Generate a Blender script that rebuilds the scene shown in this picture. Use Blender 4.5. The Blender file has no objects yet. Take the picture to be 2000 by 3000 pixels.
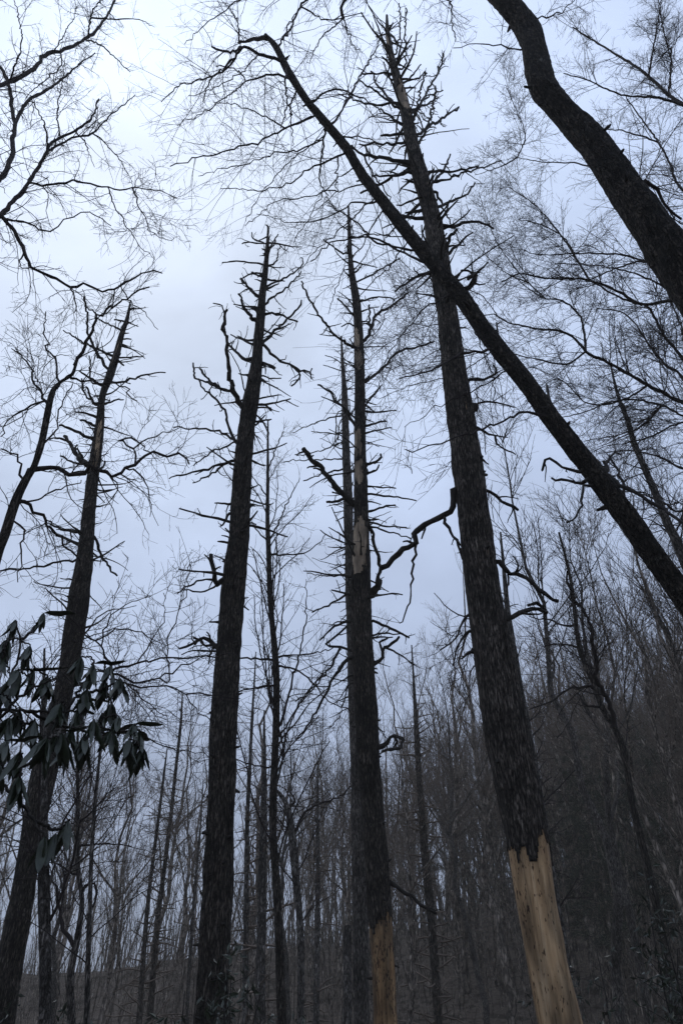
import bpy, math, random
import numpy as np
from mathutils import Vector

random.seed(7)
rng = np.random.default_rng(11)
SC = bpy.context.scene
COL = SC.collection

# ------------------------------------------------------------------ camera
CAM_Z, PITCH, LENS = 1.6, math.radians(38.0), 28.0
cam = bpy.data.cameras.new('camera')
cam.sensor_fit = 'VERTICAL'; cam.sensor_height = 36.0; cam.sensor_width = 24.0
cam.lens = LENS; cam.clip_start = 0.05; cam.clip_end = 3000
cam_o = bpy.data.objects.new('camera', cam); COL.objects.link(cam_o)
cam_o.location = (0, 0, CAM_Z); cam_o.rotation_euler = (math.radians(90) + PITCH, 0, 0)
SC.camera = cam_o

# ------------------------------------------------------------------ sky and sun (overcast, sun veiled behind cloud)
SUN_EL, SUN_AZ = math.radians(59), math.radians(-29)       # azimuth from +Y, negative = to the left
sdir = Vector((math.sin(SUN_AZ) * math.cos(SUN_EL), math.cos(SUN_AZ) * math.cos(SUN_EL), math.sin(SUN_EL)))
W = bpy.data.worlds.new('World'); SC.world = W; W.use_nodes = True
nt = W.node_tree; N = nt.nodes; Lk = nt.links; N.clear()
def wn(t, **kw):
    n = N.new(t)
    for k, v in kw.items(): setattr(n, k, v)
    return n
out = wn('ShaderNodeOutputWorld'); tc = wn('ShaderNodeTexCoord')
sky = wn('ShaderNodeTexSky', sky_type='NISHITA', sun_disc=False)
sky.sun_elevation = SUN_EL; sky.sun_rotation = SUN_AZ; sky.dust_density = 3.0
sep = wn('ShaderNodeSeparateXYZ'); Lk.new(tc.outputs['Generated'], sep.inputs[0])
def math_n(op, a, b=None, c=None):
    n = wn('ShaderNodeMath', operation=op)
    for i, v in enumerate((a, b, c)):
        if v is None: continue
        if isinstance(v, (int, float)): n.inputs[i].default_value = v
        else: Lk.new(v, n.inputs[i])
    return n.outputs[0]
zc = math_n('MAXIMUM', sep.outputs[2], 0.0)
cie = math_n('MULTIPLY_ADD', zc, 0.37, 0.43)                  # overcast dome: zenith brighter than horizon
dot = wn('ShaderNodeVectorMath', operation='DOT_PRODUCT')
Lk.new(tc.outputs['Generated'], dot.inputs[0]); dot.inputs[1].default_value = sdir
glow = math_n('POWER', math_n('MAXIMUM', dot.outputs['Value'], 0.0), 9.0)
mp = wn('ShaderNodeMapping'); mp.inputs['Scale'].default_value = (1.6, 2.2, 3.0)
Lk.new(tc.outputs['Generated'], mp.inputs[0])
ns = wn('ShaderNodeTexNoise'); ns.inputs['Scale'].default_value = 1.9; ns.inputs['Detail'].default_value = 6; ns.inputs['Roughness'].default_value = 0.52; ns.inputs['Distortion'].default_value = 0.4
Lk.new(mp.outputs[0], ns.inputs['Vector'])
cl = math_n('MULTIPLY_ADD', ns.outputs['Fac'], 0.80, 0.60)
lum = math_n('MULTIPLY', math_n('ADD', cie, math_n('MULTIPLY', glow, 0.23)), cl)
tint = wn('ShaderNodeMix', data_type='RGBA')
tint.inputs['A'].default_value = (0.82, 0.995, 1.39, 1); tint.inputs['B'].default_value = (0.86, 1.0, 1.24, 1)
Lk.new(math_n('MINIMUM', math_n('MULTIPLY', glow, 1.1), 1.0), tint.inputs['Factor'])
cloud = wn('ShaderNodeVectorMath', operation='SCALE')
Lk.new(tint.outputs['Result'], cloud.inputs[0]); Lk.new(lum, cloud.inputs['Scale'])
bg1 = wn('ShaderNodeBackground'); bg1.inputs['Strength'].default_value = 0.05; Lk.new(sky.outputs[0], bg1.inputs[0])
bg2 = wn('ShaderNodeBackground'); bg2.inputs['Strength'].default_value = 1.03; Lk.new(cloud.outputs[0], bg2.inputs[0])
mx = wn('ShaderNodeMixShader'); mx.inputs[0].default_value = 0.92
Lk.new(bg1.outputs[0], mx.inputs[1]); Lk.new(bg2.outputs[0], mx.inputs[2]); Lk.new(mx.outputs[0], out.inputs[0])

sun = bpy.data.lights.new('sun', 'SUN'); sun.energy = 0.5; sun.angle = math.radians(30); sun.color = (1.0, 0.97, 0.93)
sun_o = bpy.data.objects.new('sun', sun); COL.objects.link(sun_o)
sun_o.rotation_euler = (-sdir).to_track_quat('-Z', 'Y').to_euler()
sun_o.location = (0, 0, 60)
SC.view_settings.view_transform = 'Standard'; SC.view_settings.look = 'None'
SC.view_settings.exposure = 0.0; SC.view_settings.gamma = 1.0
SC.view_settings.use_curve_mapping = False

# ------------------------------------------------------------------ helpers: photograph pixel + distance -> point in the wood
FPX = LENS / 36.0 * 3000
FW = np.array([0, math.cos(PITCH), math.sin(PITCH)]); UP = np.array([0, -math.sin(PITCH), math.cos(PITCH)]); RT = np.array([1.0, 0, 0])
EYE = np.array([0, 0, CAM_Z])
def at(px, py, Y):
    d = FW * FPX + RT * (px - 1000) + UP * (1500 - py)
    return EYE + d * (Y / d[1])
def mpp(p):                       # metres per photo pixel at a point
    return float(np.dot(np.asarray(p) - EYE, FW)) / FPX

ZOOM = dict(a=(0, 0, 2.24), b=(600, 0, 1.96), c=(1300, 0, 2.24), d=(0, 800, 2.24), e=(600, 800, 2.24), f=(1300, 800, 2.24),
            g=(0, 1600, 2.24), h=(0, 2300, 2.24), i=(600, 1700, 2.24), j=(600, 2300, 2.24), k=(1300, 1700, 2.24), l=(1300, 2300, 2.24), z=(0, 0, 1.0))
def T(z, w0, w1, *xy):
    ox, oy, s = ZOOM[z]
    return (w0, w1, [(ox + xy[i] / s, oy + xy[i + 1] / s) for i in range(0, len(xy), 2)])

def sstep(a, b, x):
    t = np.clip((x - a) / (b - a), 0, 1); return t * t * (3 - 2 * t)
_tab = rng.random((64, 64, 64))
def vnoise(x, y, z):
    x = np.asarray(x, float); y = np.asarray(y, float); z = np.asarray(z, float)
    xi, yi, zi = np.floor(x).astype(int), np.floor(y).astype(int), np.floor(z).astype(int)
    fx, fy, fz = x - xi, y - yi, z - zi
    fx, fy, fz = fx * fx * (3 - 2 * fx), fy * fy * (3 - 2 * fy), fz * fz * (3 - 2 * fz)
    r = 0
    for a in (0, 1):
        for b in (0, 1):
            for c in (0, 1):
                w = (fx if a else 1 - fx) * (fy if b else 1 - fy) * (fz if c else 1 - fz)
                r = r + w * _tab[(xi + a) & 63, (yi + b) & 63, (zi + c) & 63]
    return r

def ground_z(x, y):
    x = np.asarray(x, float); y = np.asarray(y, float)
    crest = 12.0 + 10.5 * sstep(-6, 36, x) - 1.5 * sstep(10, 45, -x) + (vnoise(x * .22 + 2, 7.7, 1.1) - .5) * 2.2
    rise = sstep(9, 72, y) * crest - 3.5 * sstep(80, 160, y)
    return rise + (vnoise(x * .12 + 9, y * .12 + 5, 3.3) - .5) * 1.3 * sstep(6, 25, np.hypot(x, y)) + (vnoise(x * .6 + 4, y * .6, 1.7) - .5) * .15 + (vnoise(x * .9 + 4, y * .9, 5.7) - .5) * .5 * sstep(12, 30, y)

def mesh_obj(name, V, F, mats, parent=None, smooth=True, midx=None):
    me = bpy.data.meshes.new(name)
    V = np.asarray(V, np.float32).reshape(-1, 3); F = np.asarray(F, np.int32)
    n, k = F.shape
    me.vertices.add(len(V)); me.vertices.foreach_set('co', V.ravel())
    me.loops.add(n * k); me.loops.foreach_set('vertex_index', F.ravel())
    me.polygons.add(n); me.polygons.foreach_set('loop_start', np.arange(0, n * k, k, dtype=np.int32))
    me.polygons.foreach_set('use_smooth', np.full(n, smooth))
    for m in (mats if isinstance(mats, (list, tuple)) else [mats]): me.materials.append(m)
    if midx is not None: me.polygons.foreach_set('material_index', np.asarray(midx, np.int32))
    me.update(calc_edges=True)
    o = bpy.data.objects.new(name, me); COL.objects.link(o)
    if parent is not None: o.parent = parent
    return o

def tag(o, label=None, cat=None, group=None, kind=None):
    if label: o['label'] = label
    if cat: o['category'] = cat
    if group: o['group'] = group
    if kind: o['kind'] = kind
    return o
def empty(name, label, cat, group=None, loc=(0, 0, 0)):
    o = bpy.data.objects.new(name, None); COL.objects.link(o); o.location = loc; o.empty_display_size = .2
    return tag(o, label, cat, group)

def unit(v): return v / np.maximum(np.linalg.norm(v, axis=-1, keepdims=True), 1e-9)
def tubes(P, R, S):
    """P (N,K,3), R (N,K) -> vertices, quads; parallel-transported rings"""
    P = np.asarray(P, float); R = np.asarray(R, float); Nn, K, _ = P.shape
    tn = np.empty_like(P); tn[:, 1:-1] = P[:, 2:] - P[:, :-2]; tn[:, 0] = P[:, 1] - P[:, 0]; tn[:, -1] = P[:, -1] - P[:, -2]
    tn = unit(tn)
    ref = np.where(np.abs(tn[:, 0, 2:3]) < .9, np.array([[0, 0, 1.0]]), np.array([[1.0, 0, 0]]))
    e1 = np.empty_like(P); e1[:, 0] = unit(np.cross(tn[:, 0], ref))
    for k in range(1, K):
        e = e1[:, k - 1]; e1[:, k] = unit(e - tn[:, k] * np.sum(e * tn[:, k], -1, keepdims=True))
    e2 = np.cross(tn, e1)
    a = np.arange(S) * 2 * math.pi / S
    V = P[:, :, None, :] + R[:, :, None, None] * (e1[:, :, None, :] * np.cos(a)[None, None, :, None] + e2[:, :, None, :] * np.sin(a)[None, None, :, None])
    idx = np.arange(Nn * K * S).reshape(Nn, K, S); nx = np.roll(idx, -1, 2)
    F = np.stack([idx[:, :-1], nx[:, :-1], nx[:, 1:], idx[:, 1:]], -1).reshape(-1, 4)
    return V.reshape(-1, 3), F
class Bag:
    def __init__(s): s.V = []; s.F = []; s.n = 0
    def add(s, V, F):
        if len(V): s.V.append(V); s.F.append(F + s.n); s.n += len(V)
    def tubes(s, P, R, S):
        if len(P): s.add(*tubes(P, R, S))
    def obj(s, name, mat, parent=None): return mesh_obj(name, np.concatenate(s.V), np.concatenate(s.F), mat, parent) if s.n else None

def catmull(C, n):
    """resample control rows C (m,d) to n rows, evenly by chord"""
    C = np.asarray(C, float); m = len(C)
    if m == 2:
        t = np.linspace(0, 1, n)[:, None]; return C[0] * (1 - t) + C[1] * t
    E = np.vstack([2 * C[0] - C[1], C, 2 * C[-1] - C[-2]])
    ch = np.concatenate([[0], np.cumsum(np.linalg.norm(np.diff(C[:, :3], axis=0), axis=1))])
    u = np.interp(np.linspace(0, ch[-1], n), ch, np.arange(m)); i = np.minimum(u.astype(int), m - 2); f = (u - i)[:, None]
    p0, p1, p2, p3 = E[i], E[i + 1], E[i + 2], E[i + 3]
    return .5 * (2 * p1 + (p2 - p0) * f + (2 * p0 - 5 * p1 + 4 * p2 - p3) * f ** 2 + (3 * p1 - p0 - 3 * p2 + p3) * f ** 3)

def grow(P, R, spacing, l0, l1, ang=(35, 65), wig=.15, bias=(0, 0, 0), K=6, rf=.5, rmin=.003, t0=.1, t1=1.0, tipfrac=.5, rmax=9, flat=0.0):
    """children along every parent polyline"""
    if not len(P): return np.zeros((0, K, 3)), np.zeros((0, K))
    P = np.asarray(P, float); Kp = P.shape[1]
    Ls = np.linalg.norm(np.diff(P, axis=1), axis=2).sum(1)
    cnt = rng.poisson(np.maximum(Ls * (t1 - t0) / spacing, .01)); par = np.repeat(np.arange(len(P)), cnt); n = len(par)
    if n == 0: return np.zeros((0, K, 3)), np.zeros((0, K))
    t = rng.uniform(t0, t1, n); u = t * (Kp - 1); i = np.minimum(u.astype(int), Kp - 2); f = (u - i)[:, None]
    base = P[par, i] * (1 - f) + P[par, i + 1] * f; tan = unit(P[par, i + 1] - P[par, i])
    pr = R[par, i] * (1 - f[:, 0]) + R[par, i + 1] * f[:, 0]
    rv = rng.normal(size=(n, 3)); rv[:, 2] *= (1 - flat)
    perp = unit(rv - tan * np.sum(rv * tan, -1, keepdims=True))
    a = np.radians(rng.uniform(ang[0], ang[1], n))[:, None]
    d = unit(tan * np.cos(a) + perp * np.sin(a) + np.array(bias) * .6)
    L = rng.uniform(l0, l1, n) * (1 - .55 * t)
    L = np.minimum(L, Ls[par] * .8 + .05)
    out = np.empty((n, K, 3)); out[:, 0] = base
    b = np.array(bias)
    for k in range(1, K):
        out[:, k] = out[:, k - 1] + d * (L / (K - 1))[:, None]
        d = unit(d + rng.normal(size=(n, 3)) * wig + b * (.5 / K))
    r0 = np.clip(pr * rf, rmin, rmax)
    rr = r0[:, None] * np.linspace(1, tipfrac, K)[None]
    return out, np.maximum(rr, rmin * .6)

# ------------------------------------------------------------------ materials
def mat(name, rough=.9, spec=.2):
    m = bpy.data.materials.new(name); m.use_nodes = True
    b = m.node_tree.nodes['Principled BSDF']; b.inputs['Roughness'].default_value = rough; b.inputs['Specular IOR Level'].default_value = spec
    return m, m.node_tree, b
def tex_mix(t, b, cols, scale=(1, 1, 1), nscale=8, detail=6, lo=.35, hi=.65, rough=.6, coord='Object', bump=0, bdist=.02, extra=None):
    n = t.nodes; l = t.links
    co = n.new('ShaderNodeTexCoord'); mp = n.new('ShaderNodeMapping'); mp.inputs['Scale'].default_value = scale; l.new(co.outputs[coord], mp.inputs[0])
    nz = n.new('ShaderNodeTexNoise'); nz.inputs['Scale'].default_value = nscale; nz.inputs['Detail'].default_value = detail; nz.inputs['Roughness'].default_value = rough
    l.new(mp.outputs[0], nz.inputs['Vector'])
    cr = n.new('ShaderNodeValToRGB'); e = cr.color_ramp.elements
    e[0].position = lo; e[0].color = (*cols[0], 1); e[1].position = hi; e[1].color = (*cols[-1], 1)
    for q, c in enumerate(cols[1:-1]):
        x = e.new(lo + (hi - lo) * (q + 1) / (len(cols) - 1)); x.color = (*c, 1)
    l.new(nz.outputs['Fac'], cr.inputs[0]); last = cr.outputs[0]
    if extra:                                                # lichen / stain blotches
        col, sc, thr = extra
        n2 = n.new('ShaderNodeTexNoise'); n2.inputs['Scale'].default_value = sc; n2.inputs['Detail'].default_value = 5; n2.inputs['Roughness'].default_value = .65
        l.new(co.outputs[coord], n2.inputs['Vector'])
        r2 = n.new('ShaderNodeValToRGB'); r2.color_ramp.elements[0].position = thr; r2.color_ramp.elements[1].position = thr + .07; l.new(n2.outputs['Fac'], r2.inputs[0])
        mxx = n.new('ShaderNodeMix'); mxx.data_type = 'RGBA'; l.new(r2.outputs[0], mxx.inputs['Factor']); l.new(last, mxx.inputs['A']); mxx.inputs['B'].default_value = (*col, 1); last = mxx.outputs['Result']
    l.new(last, b.inputs['Base Color'])
    if bump:
        bp = n.new('ShaderNodeBump'); bp.inputs['Strength'].default_value = bump; bp.inputs['Distance'].default_value = bdist
        l.new(nz.outputs['Fac'], bp.inputs['Height']); l.new(bp.outputs[0], b.inputs['Normal'])
    return last, co
M = {}
def bark_mat(key, c0, c1, c2, extra=None, sc=(46, 46, 7), fine=.9):
    m, t, b = mat(key); last, co = tex_mix(t, b, [c0, c1, c2], scale=sc, nscale=1.0, detail=6, lo=.36, hi=.66, rough=.62, bump=1.0, bdist=.03, extra=extra); M[key] = m
    n = t.nodes; l = t.links                                   # furrows between bark plates
    mv = n.new('ShaderNodeMapping'); mv.inputs['Scale'].default_value = tuple(q * fine for q in sc); l.new(co.outputs['Object'], mv.inputs[0])
    wz = n.new('ShaderNodeTexNoise'); wz.inputs['Scale'].default_value = 1.1; wz.inputs['Detail'].default_value = 3; l.new(mv.outputs[0], wz.inputs['Vector'])
    wa = n.new('ShaderNodeVectorMath'); wa.operation = 'MULTIPLY_ADD'; wa.inputs[1].default_value = (2.2, 2.2, 2.2); l.new(wz.outputs['Color'], wa.inputs[0]); l.new(mv.outputs[0], wa.inputs[2])
    vo = n.new('ShaderNodeTexVoronoi'); vo.feature = 'DISTANCE_TO_EDGE'; vo.inputs['Scale'].default_value = 1.0; l.new(wa.outputs[0], vo.inputs['Vector'])
    vr = n.new('ShaderNodeMapRange'); vr.inputs['From Max'].default_value = .26; vr.inputs['To Min'].default_value = .22; vr.inputs['To Max'].default_value = 1.3; l.new(vo.outputs['Distance'], vr.inputs['Value'])
    bm = n.new('ShaderNodeBump'); bm.inputs['Strength'].default_value = 1; bm.inputs['Distance'].default_value = .03; l.new(vr.outputs[0], bm.inputs['Height'])
    old = b.inputs['Normal'].links[0].from_socket; l.new(old, bm.inputs['Normal']); l.new(bm.outputs[0], b.inputs['Normal'])
    vs = n.new('ShaderNodeVectorMath'); vs.operation = 'SCALE'; l.new(last, vs.inputs[0]); l.new(vr.outputs[0], vs.inputs['Scale']); last = vs.outputs[0]
    # broad variation between plates
    nz = n.new('ShaderNodeTexNoise'); nz.inputs['Scale'].default_value = 2.3; nz.inputs['Detail'].default_value = 4; l.new(co.outputs['Object'], nz.inputs['Vector'])
    r = n.new('ShaderNodeMapRange'); r.inputs['From Min'].default_value = .3; r.inputs['From Max'].default_value = .7; r.inputs['To Min'].default_value = .42; r.inputs['To Max'].default_value = 1.6; l.new(nz.outputs['Fac'], r.inputs['Value'])
    v = n.new('ShaderNodeVectorMath'); v.operation = 'SCALE'; l.new(last, v.inputs[0]); l.new(r.outputs[0], v.inputs['Scale']); l.new(v.outputs[0], b.inputs['Base Color'])
bark_mat('hemlock_bark', (.026, .021, .017), (.105, .087, .072), (.23, .197, .165), extra=((.15, .14, .12), 9, .66))
bark_mat('dark_bark', (.016, .013, .010), (.066, .054, .044), (.16, .135, .111), extra=((.12, .115, .095), 8, .67))
bark_mat('leaning_bark', (.010, .008, .006), (.034, .027, .021), (.085, .069, .055), extra=((.15, .14, .12), 5, .625), sc=(26, 26, 10))
bark_mat('grey_bark', (.055, .047, .04), (.12, .107, .095), (.20, .182, .165), extra=((.22, .21, .19), 4, .62), sc=(18, 18, 6))
bark_mat('slate_bark', (.05, .043, .037), (.15, .131, .114), (.28, .25, .22))
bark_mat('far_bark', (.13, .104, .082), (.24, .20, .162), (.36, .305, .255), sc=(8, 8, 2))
m, t, b = mat('dead_branch_wood'); tex_mix(t, b, [(.014, .012, .011), (.05, .044, .039)], nscale=9, bump=.5, bdist=.01); M['branch'] = m
m, t, b = mat('live_twig'); tex_mix(t, b, [(.016, .012, .012), (.04, .031, .029)], nscale=5); M['twig'] = m
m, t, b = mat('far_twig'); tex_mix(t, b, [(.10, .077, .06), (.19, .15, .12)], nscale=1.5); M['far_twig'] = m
def wood_mat(key, cols, top, z0, z1, spots=(.07, .035, .018), thr=.615):
    m, t, b = mat(key, .75, .25); n = t.nodes; l = t.links
    last, co = tex_mix(t, b, cols, scale=(16, 16, 1.1), nscale=1.3, detail=7, lo=.3, hi=.72, bump=.35, bdist=.012)
    mp = n.new('ShaderNodeMapping'); mp.inputs['Scale'].default_value = (48, 48, 15); l.new(co.outputs['Object'], mp.inputs[0])
    n2 = n.new('ShaderNodeTexNoise'); n2.inputs['Scale'].default_value = 1; n2.inputs['Detail'].default_value = 3; l.new(mp.outputs[0], n2.inputs['Vector'])
    n3 = n.new('ShaderNodeTexNoise'); n3.inputs['Scale'].default_value = 2.2; n3.inputs['Detail'].default_value = 2; l.new(co.outputs['Object'], n3.inputs['Vector'])
    ad = n.new('ShaderNodeMath'); ad.operation = 'MULTIPLY_ADD'; ad.inputs[1].default_value = .45; l.new(n3.outputs['Fac'], ad.inputs[0]); l.new(n2.outputs['Fac'], ad.inputs[2])
    r = n.new('ShaderNodeValToRGB'); r.color_ramp.elements[0].position = thr + .2; r.color_ramp.elements[1].position = thr + .27; l.new(ad.outputs[0], r.inputs[0])
    m1 = n.new('ShaderNodeMix'); m1.data_type = 'RGBA'; l.new(r.outputs[0], m1.inputs['Factor']); l.new(last, m1.inputs['A']); m1.inputs['B'].default_value = (*spots, 1)
    sp = n.new('ShaderNodeSeparateXYZ'); l.new(co.outputs['Object'], sp.inputs[0])
    mr = n.new('ShaderNodeMapRange'); mr.inputs['From Min'].default_value = z0; mr.inputs['From Max'].default_value = z1; mr.inputs['To Max'].default_value = .6; l.new(sp.outputs[2], mr.inputs['Value'])
    n5 = n.new('ShaderNodeTexNoise'); n5.inputs['Scale'].default_value = 1.0; n5.inputs['Detail'].default_value = 6; mp5 = n.new('ShaderNodeMapping'); mp5.inputs['Scale'].default_value = (7, 7, 1.6); l.new(co.outputs['Object'], mp5.inputs[0]); l.new(mp5.outputs[0], n5.inputs['Vector'])
    r5 = n.new('ShaderNodeMapRange'); r5.inputs['From Min'].default_value = .38; r5.inputs['From Max'].default_value = .62; r5.inputs['To Min'].default_value = .38; r5.inputs['To Max'].default_value = 1.15; l.new(n5.outputs['Fac'], r5.inputs['Value'])
    m2 = n.new('ShaderNodeMix'); m2.data_type = 'RGBA'; l.new(mr.outputs[0], m2.inputs['Factor']); l.new(m1.outputs['Result'], m2.inputs['A']); m2.inputs['B'].default_value = (*top, 1)
    v5 = n.new('ShaderNodeVectorMath'); v5.operation = 'SCALE'; l.new(m2.outputs['Result'], v5.inputs[0]); l.new(r5.outputs[0], v5.inputs['Scale'])
    mp6 = n.new('ShaderNodeMapping'); mp6.inputs['Scale'].default_value = (20, 20, .55); l.new(co.outputs['Object'], mp6.inputs[0])
    n6 = n.new('ShaderNodeTexNoise'); n6.inputs['Scale'].default_value = 1; n6.inputs['Detail'].default_value = 3; l.new(mp6.outputs[0], n6.inputs['Vector'])
    a6 = n.new('ShaderNodeMath'); a6.operation = 'SUBTRACT'; a6.inputs[1].default_value = .53; l.new(n6.outputs['Fac'], a6.inputs[0])
    b6 = n.new('ShaderNodeMath'); b6.operation = 'ABSOLUTE'; l.new(a6.outputs[0], b6.inputs[0])
    r6 = n.new('ShaderNodeMapRange'); r6.inputs['From Min'].default_value = .004; r6.inputs['From Max'].default_value = .02; r6.inputs['To Min'].default_value = .6; r6.inputs['To Max'].default_value = 1; l.new(b6.outputs[0], r6.inputs['Value'])
    v6 = n.new('ShaderNodeVectorMath'); v6.operation = 'SCALE'; l.new(v5.outputs[0], v6.inputs[0]); l.new(r6.outputs[0], v6.inputs['Scale'])   # drying cracks
    l.new(v6.outputs[0], b.inputs['Base Color']); M[key] = m
wood_mat('tan_wood', [(.24, .145, .07), (.44, .285, .15), (.60, .43, .26)], (.46, .37, .27), 8, 16)
wood_mat('orange_wood', [(.12, .064, .028), (.31, .185, .085), (.52, .36, .20)], (.46, .38, .29), 3.5, 9, thr=.6)

# ------------------------------------------------------------------ terrain: one sheet to the horizon, a wooded slope rising behind
def build_ground():
    g = np.concatenate([-np.geomspace(600, 40, 14), np.linspace(-36, 36, 61), np.geomspace(40, 600, 14)])
    gy = np.concatenate([-np.geomspace(400, 20, 10), np.linspace(-16, 100, 95), np.geomspace(104, 900, 16)])
    X, Y = np.meshgrid(g, gy); Z = ground_z(X, Y)
    V = np.stack([X, Y, Z], -1).reshape(-1, 3); w = len(g); h = len(gy)
    i = np.arange(w * h).reshape(h, w)
    F = np.stack([i[:-1, :-1], i[:-1, 1:], i[1:, 1:], i[1:, :-1]], -1).reshape(-1, 4)
    m, t, b = mat('leaf_litter', .95, .1)
    tex_mix(t, b, [(.03, .024, .019), (.10, .081, .066), (.20, .165, .135)], nscale=7, detail=9, lo=.3, hi=.7, rough=.75, bump=1, bdist=.12, extra=((.035, .028, .022), 1.1, .5))
    tag(mesh_obj('ground', V, F, m), kind='structure')
build_ground()

# ------------------------------------------------------------------ trunk builder
def trunk_path(spec, Y, ext=True, lean=None):
    """spec: [(px_left, px_right, py), ...] from the top down -> rows (x,y,z,r) from the ground up"""
    rows = []
    cx = np.array([(a + b) / 2 for a, b, _ in spec]); cy = np.array([q for _, _, q in spec], float)
    dx, dy = np.gradient(cx), np.gradient(cy); cosl = np.abs(dy) / np.hypot(dx, dy)
    for (a, b, py), cs in zip(spec, cosl):
        p = at((a + b) / 2, py, Y); rows.append([*p, max(.012, (b - a) / 2 * mpp(p) * max(cs, .5))])
    rows = rows[::-1]
    if ext:
        p0, p1 = np.array(rows[0]), np.array(rows[1]); d = p0[:3] - p1[:3]
        d = d / np.linalg.norm(d)
        if lean is not None: d = unit(d * np.array([lean, 1, 1]))
        while True:
            g = float(ground_z(p0[0], p0[1]))
            if p0[2] <= g + .02: break
            s = min(1.0, (p0[2] - g) / max(-d[2], .2) + .03)
            h = p0[2] - s - g
            r = p0[3] * (1 + .02 * s) + (.05 * p0[3] if h < .6 else 0)
            p0 = np.array([*(p0[:3] + d * s), r]); rows.insert(0, p0)
        rows[0][3] *= 1.3
        q = np.array(rows[0]); q[2] -= .25; q[3] *= 1.08; rows.insert(0, q)
    return np.array(rows, float)

def trunk_mesh(name, rows, mat_, parent, S=40, ds=.05, amp=.016, bump_amp=.02, mask=None, shrink=1.0, seed=0, fur=(9, 2.2), floor=0):
    L = np.linalg.norm(np.diff(rows[:, :3], axis=0), axis=1).sum(); n = max(8, int(L / ds))
    C = catmull(rows, n); P = C[:, :3]; R = C[:, 3] * shrink
    tn = unit(np.gradient(P, axis=0)); e1 = unit(np.array([1.0, 0, 0]) - tn * tn[:, :1]); e2 = np.cross(tn, e1)
    a = np.arange(S) * 2 * math.pi / S
    ca, sa = np.cos(a)[None], np.sin(a)[None]; h = np.arange(n)[:, None] * ds
    RR = np.repeat(R[:, None], S, 1) * (.94 if amp > .005 else 1)
    R0 = C[:, 3:4]
    s7 = seed * 7.3
    if amp:
        k = RR[:, :1] * fur[0] + 1.2
        f = vnoise(ca * k * 3 + s7, sa * k * 3 + s7, h * fur[1] + s7)
        f2 = vnoise(ca * k * 6 + s7, sa * k * 6, h * fur[1] * 3.1)
        ridge = 1 - np.abs(2 * f - 1) * 1.6
        lump = vnoise(ca * 1.3 + s7, sa * 1.3, h * .9 + s7) - .5
        lump2 = vnoise(ca * 2.5 + s7, sa * 2.5, h * 3 + s7) - .5
        RR = RR + np.minimum(amp, RR * .16) * (ridge * .7 + f2 * .7 - .85) + np.minimum(bump_amp, RR * .16) * (lump * 1.6 + lump2)
    if floor: RR = np.maximum(RR, R0 * floor)
    V = P[:, None, :] + RR[..., None] * (e1[:, None] * ca[..., None] + e2[:, None] * sa[..., None])
    i = np.arange(n * S).reshape(n, S); nx = np.roll(i, -1, 1)
    F = np.stack([i[:-1], nx[:-1], nx[1:], i[1:]], -1)
    if mask is not None:
        Vm = (V[:-1] + V[1:]) / 2
        keep = mask(Vm, np.repeat(a[None], n - 1, 0)); F = F[keep]
        Vi = P[:, None, :] + (R0 * .89)[..., None] * (e1[:, None] * ca[..., None] + e2[:, None] * sa[..., None])     # broken bark shows its thickness
        ii = i + n * S; ni = np.roll(ii, -1, 1); ex = []
        up_ = keep.copy(); up_[:-1] &= ~keep[1:]; up_[-1] = False
        dn_ = keep.copy(); dn_[1:] &= ~keep[:-1]; dn_[0] = False
        ex.append(np.stack([i[1:], nx[1:], ni[1:], ii[1:]], -1)[up_]); ex.append(np.stack([nx[:-1], i[:-1], ii[:-1], ni[:-1]], -1)[dn_])
        lf = keep & ~np.roll(keep, 1, 1); rt_ = keep & ~np.roll(keep, -1, 1)
        ex.append(np.stack([i[:-1], i[1:], ii[1:], ii[:-1]], -1)[lf]); ex.append(np.stack([nx[1:], nx[:-1], ni[:-1], ni[1:]], -1)[rt_])
        F = np.concatenate([F.reshape(-1, 4)] + ex); V = np.concatenate([V, Vi])
    F = F.reshape(-1, 4)
    return mesh_obj(name, V.reshape(-1, 3), F, mat_, parent)

def bare_mask(spec, seed):
    """True where bark stays. spec: ('below', z, jag) or ('patch', z0, z1, angle centre deg, half width deg). Angle -90 faces the camera"""
    def f(V, a):
        nz = vnoise(V[..., 0] * 14 + seed, V[..., 1] * 14, V[..., 2] * 3.5 + seed) - .5
        nz2 = vnoise(V[..., 0] * 30 + seed, V[..., 1] * 30, V[..., 2] * 10 + seed) - .5
        keep = np.ones(V.shape[:2], bool)
        for s in spec:
            if s[0] == 'below': keep &= V[..., 2] > s[1] + s[2] * (nz * 1.0 + nz2 * .7 + .22 * np.sin(a * 2.3 + seed))
            else:
                zc, zh = (s[1] + s[2]) / 2, abs(s[2] - s[1]) / 2
                da = (np.degrees(a) - s[3] + 180) % 360 - 180
                d = np.abs((V[..., 2] - zc) / zh) ** 3 + np.abs(da / s[4]) ** 3
                keep &= d > 1 + nz * 1.6 + nz2 * .9
        return keep
    return f

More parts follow.
